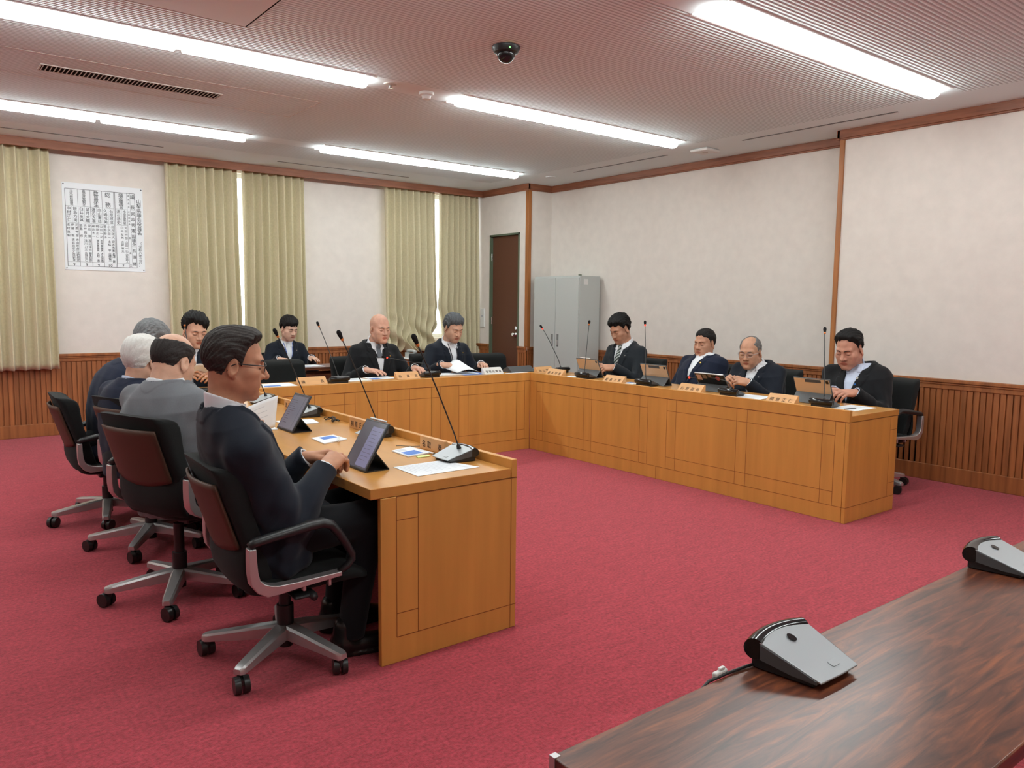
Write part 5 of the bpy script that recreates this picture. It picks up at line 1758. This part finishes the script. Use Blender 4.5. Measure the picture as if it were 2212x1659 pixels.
def on_chest(p, t, u, out=.016):
    """point on the front of the chest"""
    base = p['hip'] + p['Wv'] * p['LEN'] * t + p['Lf'] * u
    q = np.array([base + p['Tf'] * .20])
    for _ in range(30):
        d = p['torso'](q)[0] - out
        q = q - p['Tf'] * d * .8
    return q[0]
def badge(p, t, u, mt, r=.006, name='lapel_badge', out=.026):
    c = on_chest(p, t, u, out) - p['org']; n = p['Tf']
    b = MB(); b.tube([Vector(c - n * .004), Vector(c + n * .003)], [r, r * .9], mt, 12); b.build(name, p['root'], smooth=0.7)
def lanyard(p, mt, drop=.30, w=.028, badge_card=True):
    b = MB()
    for sg in (1, -1):
        pts = [on_chest(p, t, sg * u, .012) - p['org'] for t, u in ((.95, w * 1.9), (.86, w * 1.6), (.72, w * 1.25), (.58, w * .8), (1 - drop - .25, w * .15))]
        b.tube([Vector(q) for q in pts], .0045, mt, 6)
    b.build('lanyard', p['root'], smooth=True)
def glasses(p, rim, hw=.0245, hh=.0165, thick=.0013, lower=True):
    fr = p['frH']; org = p['org']; HS = p['HS']
    L = lambda q: Vector(fr(np.array([q], float))[0] - org)
    b = MB()
    for sg in (1, -1):
        pts = []
        for k in range(20):
            a = 2 * PI * k / 20; ca, sa = math.cos(a), math.sin(a)
            y = .0325 + hw * np.sign(ca) * abs(ca) ** .6; z = -.004 + hh * np.sign(sa) * abs(sa) ** .6
            pts.append(L((.1045 - .9 * (y - .032) ** 2 - (y - .01) * .12, sg * y, z)))
        b.tube(pts, thick * HS, rim, 6, closed=True)
        b.tube([L((.101, sg * .058, .003)), L((.092, sg * .066, .004)), L((.05, sg * .078, .003)), L((.0, sg * .083, .002)), L((-.015, sg * .083, -.006)), L((-.028, sg * .080, -.028))], [.0016 * HS, .002 * HS, .002 * HS, .002 * HS, .0018 * HS, .0015 * HS], rim, 6)
    b.tube([L((.1055, -.009, .001)), L((.108, 0, .004)), L((.1055, .009, .001))], thick * HS, rim, 6)
    g = b.build('glasses', p['root'], smooth=True)
    for sg in (1, -1):
        l = MB(); c = []
        for k in range(20):
            a = 2 * PI * k / 20; ca, sa = math.cos(a), math.sin(a)
            y = .0325 + hw * np.sign(ca) * abs(ca) ** .6; z = -.004 + hh * np.sign(sa) * abs(sa) ** .6
            c.append((.1045 - .9 * (y - .032) ** 2 - (y - .01) * .12, sg * y, z))
        l.loft([[L((q[0] - .0004, q[1], q[2])) for q in c], [L((q[0] + .0004, q[1], q[2])) for q in c]], m_lens)
        l.build('lens', g, fix=True)

NAVY = ('navy', (.0105, .0135, .0215)); DARK = ('charcoal', (.0095, .0100, .0118)); GREY = ('grey', (.150, .158, .172)); BLUE = ('bright_navy', (.0105, .0150, .0330)); SLATE = ('slate', (.0155, .0190, .0240))
LINE = [(-.13, -.085), (-.07, -.080), (-.045, -.060), (-.030, .006), (-.005, .024), (.010, .014), (.018, -.004), (.028, .030), (.05, .064), (.08, .082), (.12, .088)]
FRINGE = [(-.13, -.085), (-.07, -.080), (-.045, -.055), (-.030, .006), (-.005, .022), (.010, .012), (.018, -.004), (.028, .022), (.05, .046), (.08, .054), (.12, .056)]
def line_shift(l, dx, dz=0, front=0):
    return [(x + (dx if x > .015 else 0), z + dz + (front if x > .04 else 0)) for x, z in l]
TAN = ('tan', (.46, .225, .135)); FAIR = ('fair', (.58, .335, .235)); PALE = ('pale', (.64, .40, .30)); RUDDY = ('ruddy', (.50, .255, .165))
# left wing ------------------------------------------------------------------
p = person('seated man with glasses in a dark navy suit, nearest the camera', math.radians(-6), (1.085, 2.98, .545), (.945, 2.98, 1.075), (.990, 2.98, 1.215),
    hyaw=math.radians(-9), hpitch=math.radians(8), s=1.1, fat=1.04, deep=.82, bow=.018, skincol=TAN, suit=NAVY, vb=.42,
    hair=dict(mat=('iron', (.035, .030, .028)), line=[(-.13, -.10), (-.07, -.095), (-.045, -.078), (-.030, -.012), (-.008, .018), (.010, .008), (.018, -.014), (.026, .028), (.042, .070), (.07, .092), (.12, .104)], t=.009, top=.004, quiff=.026, amp=.0020, temple=.0, freq=64, taper=.022),
    hands=[dict(side=-1, wrist=(1.312, 2.905, .778), dir=(.80, .48, .36), nrm=(-.40, -.35, .85), curl=WRAP, thumb=.2, res=.0030, pole=(-.12, -.42, -1)),
           dict(side=1, wrist=(1.312, 3.085, .795), dir=(.86, -.46, .10), nrm=(.25, .35, .9), curl=WRAP, thumb=.4, res=.0034, pole=(-.1, .5, -1))],
    knees={-1: (1.47, 2.84, .565), 1: (1.50, 3.09, .565)}, feet={-1: (1.40, 2.86, .085), 1: (1.46, 3.12, .085)}, hres=.0032, hs=.97, wrk=1.6, jl=(.955, 1.7, .045), colh=1.1, sht=.665, shw=.166, head_kw=dict(jaw=1.02, cheek=1.04, nose=1.12), brow=(.05, .04, .035))
glasses(p, m_frame, thick=.0012)
p = person('seated balding man in a grey suit, second from the camera on the left', math.radians(28), (1.02, 3.96, .555), (.968, 3.975, 1.075), (1.035, 4.01, 1.150),
    hyaw=math.radians(2), hpitch=math.radians(24), s=1.1, fat=1.06, bow=.05, wrk=1.4, colh=.5, skincol=FAIR, suit=GREY, shirt=m_shirt,
    hair=dict(mat=('dark_thin', (.030, .026, .025)), line=[(-.13, -.080), (-.07, -.075), (-.045, -.050), (-.030, .005), (-.005, .022), (.012, .012), (.020, -.008), (.032, .030), (.06, .075), (.09, .09), (.12, .1)], t=.007, top=.003, amp=.0014, bald=((.0, 0, .140), (.152, .088, .098)), freq=70),
    hands=[dict(side=-1, wrist=(1.365, 3.99, .780), dir=(.9, .3, .25), nrm=(-.2, -.8, .4), curl=PINCH, thumb=.5),
           dict(side=1, wrist=(1.30, 4.25, .80), dir=(.9, -.2, 0), nrm=(0, 0, 1), curl=RELAX)], hres=.0036)
p = person('seated white haired man in a navy jacket, behind the man in grey', math.radians(30), (1.04, 4.88, .545), (1.055, 4.90, 1.000), (1.100, 4.915, 1.092),
    hyaw=math.radians(4), hpitch=math.radians(14), s=1.09, bow=.04, colh=.6, skincol=FAIR, suit=BLUE, shirt=m_shirtb, res=1.15,
    hair=dict(mat=('white', (.66, .65, .62), .10), line=LINE, t=.016, top=.010, amp=.0022, freq=55),
    hands=[dict(side=-1, wrist=(1.39, 4.84, .815), dir=(.95, .2, 0), nrm=(0, 0, 1), curl=RELAX, pole=(-.3, -.9, -.6)), dict(side=1, wrist=(1.37, 5.02, .815), dir=(.95, -.2, 0), nrm=(0, 0, 1), curl=RELAX, pole=(-.2, .1, -1))])
p = person('grey haired man in navy stooping forward, farthest seat of the left wing', math.radians(14), (1.06, 5.60, .545), (1.215, 5.59, 1.035), (1.305, 5.59, 1.165),
    hyaw=math.radians(8), hpitch=math.radians(32), s=1.1, bow=.055, fat=1.04, skincol=TAN, suit=BLUE, res=1.2,
    hair=dict(mat=('salt', (.16, .165, .17), .35), line=LINE, t=.013, top=.010, amp=.003, freq=40),
    hands=[dict(side=-1, wrist=(1.46, 5.50, .825), dir=(.95, .2, 0), nrm=(0, 0, 1), curl=RELAX, pole=(-.5, -.35, -.4)), dict(side=1, wrist=(1.44, 5.75, .825), dir=(.95, -.2, 0), nrm=(0, 0, 1), curl=RELAX, pole=(-.5, .6, -.4))])
# back wing ------------------------------------------------------------------
D = -PI / 2
p = person('seated young man with thick black hair reading a sheet before the curtain', D, (1.95, 7.19, .545), (1.985, 7.13, 1.055), (2.005, 7.04, 1.190),
    hyaw=math.radians(6), hpitch=math.radians(18), s=1.12, skincol=FAIR, suit=NAVY, tie=m_tieg, res=1.25,
    hair=dict(mat=('black', (.010, .009, .009)), line=line_shift(FRINGE, -.002, 0, .014), t=.012, top=.020, side=.004, amp=.005, freq=26, sweep=-.55, ragged=1.6),
    hands=[dict(side=-1, wrist=(1.83, 6.74, .815), dir=(.25, -.8, .35), nrm=(-.7, -.2, .6), curl=PINCH, thumb=.5), dict(side=1, wrist=(2.02, 6.72, .80), dir=(-.35, -.8, .35), nrm=(.6, -.3, .7), curl=PINCH, thumb=.5)])
p = person('seated woman in a navy suit with a blue lanyard, by the curtain', D, (3.45, 8.70, .545), (3.455, 8.63, 1.01), (3.455, 8.54, 1.145),
    hyaw=math.radians(14), hpitch=math.radians(20), s=1.02, female=True, skincol=PALE, suit=NAVY, res=1.35, vb=.45,
    hair=dict(mat=('black', (.010, .009, .009)), line=line_shift(FRINGE, .0, 0, -.002), t=.016, top=.012, side=.006, amp=.002, freq=36),
    hands=[dict(side=-1, wrist=(3.26, 8.355, .815), dir=(.45, -.9, -.05), nrm=(0, 0, 1), curl=FLAT), dict(side=1, wrist=(3.63, 8.345, .815), dir=(.1, -1, -.05), nrm=(0, 0, 1), curl=FLAT)])
m_lanb = M('blue_lanyard', (.04, .11, .42), .6)
lanyard(p, m_lanb); badge(p, .78, .085, m_alu)
p = person('bald man in a dark three-piece suit at the centre of the back wing', D, (3.775, 7.19, .545), (3.785, 7.13, 1.060), (3.795, 7.04, 1.190),
    hyaw=math.radians(4), hpitch=math.radians(10), s=1.14, fat=1.03, skincol=('pinkish', (.60, .335, .245)), suit=DARK, tie=m_tieg, vest=True, vb=.30, res=1.2, brow=(.16, .12, .10),
    head_kw=dict(jaw=1.10, cheek=1.06), hair=None,
    hands=[dict(side=-1, wrist=(3.52, 6.81, .795), dir=(.50, -.85, -.06), nrm=(0, -.05, 1), curl=FLAT, thumb=.2), dict(side=1, wrist=(4.04, 6.765, .795), dir=(.05, -1, -.05), nrm=(0, 0, 1), curl=RELAX, thumb=.3)])
badge(p, .74, .105, m_gold)
p = person('grey haired man in an open white shirt turning the white pages', D, (4.66, 7.19, .545), (4.665, 7.11, 1.050), (4.665, 7.01, 1.185),
    hyaw=math.radians(2), hpitch=math.radians(24), s=1.12, skincol=FAIR, suit=NAVY, res=1.2, vb=.18, lw=.060, brow=(.05, .045, .04),
    hair=dict(mat=('pepper', (.085, .090, .098), .35), line=line_shift(FRINGE, -.002, 0, .012), t=.013, top=.012, side=.006, amp=.0035, freq=38),
    hands=[dict(side=-1, wrist=(4.36, 6.755, .815), dir=(.85, -.50, -.05), nrm=(.1, -.35, .9), curl=PINCH, thumb=.4), dict(side=1, wrist=(4.86, 6.77, .80), dir=(-.30, -.95, .05), nrm=(.1, 0, 1), curl=RELAX, thumb=.3)])
m_lank = M('black_cord', (.012, .013, .02), .6)
lanyard(p, m_lank); badge(p, .77, .115, m_gold)
# right wing -----------------------------------------------------------------
D = PI
p = person('young man with thick black hair and a striped tie on the right', D, (6.10, 5.80, .545), (6.05, 5.80, 1.060), (5.985, 5.83, 1.195),
    hyaw=math.radians(-4), hpitch=math.radians(27), s=1.12, skincol=('warm', (.50, .26, .17)), suit=SLATE, tie=striped_tie(), res=1.2, vb=.30,
    hair=dict(mat=('black', (.010, .009, .009)), line=line_shift(FRINGE, 0, .004, .008), t=.014, top=.018, side=.003, amp=.004, freq=30, sweep=.12, ragged=1.5),
    hands=[dict(side=-1, wrist=(5.70, 5.86, .81), dir=(-.80, -.55, .05), nrm=(-.2, .6, .7), curl=WRAP, thumb=.1), dict(side=1, wrist=(5.70, 5.63, .81), dir=(-.85, .45, .0), nrm=(-.2, -.5, .8), curl=WRAP, thumb=.2)])
badge(p, .76, .11, m_alu)
p = person('man leaning back with closed eyes in a bright navy jacket', D, (5.98, 4.80, .545), (6.16, 4.83, .985), (6.14, 4.84, 1.085),
    hyaw=math.radians(2), hpitch=math.radians(4), s=1.1, fat=1.08, skincol=RUDDY, suit=BLUE, res=1.2, vb=.20, lw=.060, head_kw=dict(jaw=1.12, cheek=1.06, nose=1.1),
    hair=dict(mat=('black_short', (.014, .012, .012)), line=line_shift(LINE, -.002, 0, -.006), t=.008, top=.005, amp=.0015, freq=60),
    hands=[dict(side=-1, wrist=(5.74, 4.98, .66), dir=(-.6, -.75, -.2), nrm=(0, .2, 1), curl=RELAX), dict(side=1, wrist=(5.76, 4.70, .65), dir=(-.6, .75, -.2), nrm=(0, -.2, 1), curl=RELAX)])
badge(p, .68, .10, m_gold, r=.009)
p = person('balding man with glasses and clasped hands on the right', D, (6.03, 4.10, .545), (5.97, 4.13, .960), (5.885, 4.14, 1.045),
    hyaw=math.radians(14), hpitch=math.radians(10), s=1.1, fat=1.08, skincol=('ruddy2', (.53, .28, .18)), suit=NAVY, res=1.15, vb=.35, head_kw=dict(jaw=1.06, cheek=1.04, nose=1.08), brow=(.12, .10, .09),
    hair=dict(mat=('grey_thin', (.16, .15, .145), .3), line=[(-.13, -.080), (-.07, -.075), (-.045, -.050), (-.030, .005), (-.005, .022), (.012, .012), (.018, .000), (.030, .045), (.06, .09), (.09, .1), (.12, .1)], t=.006, top=.002, amp=.0012, bald=((.045, 0, .115), (.085, .060, .065)), freq=70),
    hands=[dict(side=-1, wrist=(5.61, 4.17, .805), dir=(-.70, -.55, .25), nrm=(-.55, .30, .75), curl=WRAP, thumb=.1), dict(side=1, wrist=(5.62, 3.96, .805), dir=(-.72, .60, .20), nrm=(-.45, -.45, .75), curl=WRAP, thumb=.1)])
glasses(p, m_framesil, thick=.0011); badge(p, .76, .115, m_alu)
p = person('stocky black haired man in a pale blue shirt, nearest seat on the right', D, (6.10, 3.22, .545), (6.06, 3.28, 1.000), (5.97, 3.275, 1.115),
    hyaw=math.radians(2), hpitch=math.radians(20), s=1.16, fat=1.12, skincol=('warm2', (.54, .265, .185)), suit=DARK, shirt=m_shirtb, res=1.1, vb=.34, head_kw=dict(jaw=1.16, cheek=1.12, nose=1.05),
    hair=dict(mat=('black', (.010, .009, .009)), line=line_shift(LINE, -.002, .006, .010), t=.008, top=.014, side=.0, amp=.003, quiff=.006, freq=34),
    hands=[dict(side=-1, wrist=(5.67, 3.22, .80), dir=(-.9, .25, .0), nrm=(0, 0, 1), curl=RELAX), dict(side=1, wrist=(5.70, 3.06, .80), dir=(-.88, .40, .0), nrm=(0, -.3, 1), curl=RELAX)])
badge(p, .80, .105, m_white, r=.010); badge(p, .70, .10, M('blue_badge', (.05, .2, .6), .4), r=.007)

# sheets held in the hands
t = thing('document', 'folded white sheet held up by the young man near the poster', 'paper', (1.93, 6.64, .86), 0, PG)
b = MB(); b.grid(lambda u, v: (-.10 + .20 * u, .03 - .12 * v + .02 * math.sin(u * 3), -.06 + .12 * v + .015 * math.sin(u * 5)), 8, 6, m_paper)
o = b.build('paper', t, smooth=True); o.modifiers.new('thickness', 'SOLIDIFY').thickness = .0008
t = thing('document', 'white printed sheet held upright beyond the chest of the man with glasses', 'paper', (1.46, 4.05, .80), 0, PG)
b = MB()
def hs_(u, v): return (-.075 + .17 * u + .02 * v, .02 * math.sin(2.5 * u), -.075 + .17 * v + .05 * u)
b.grid(hs_, 8, 8, m_paper)
o = b.build('paper', t, smooth=True); o.modifiers.new('thickness', 'SOLIDIFY').thickness = .0008
b = MB()
for i, (v0, u1) in enumerate(((.25, .7), (.45, .75), (.62, .7), (.78, .6))):
    b.grid(lambda u, v: tuple(np.array(hs_(.12 + (u1 - .12) * u, v0 + .02 * v)) + np.array((0, -.0016, 0))), 6, 1, m_ink2)
b.build('print', t, fix=False)
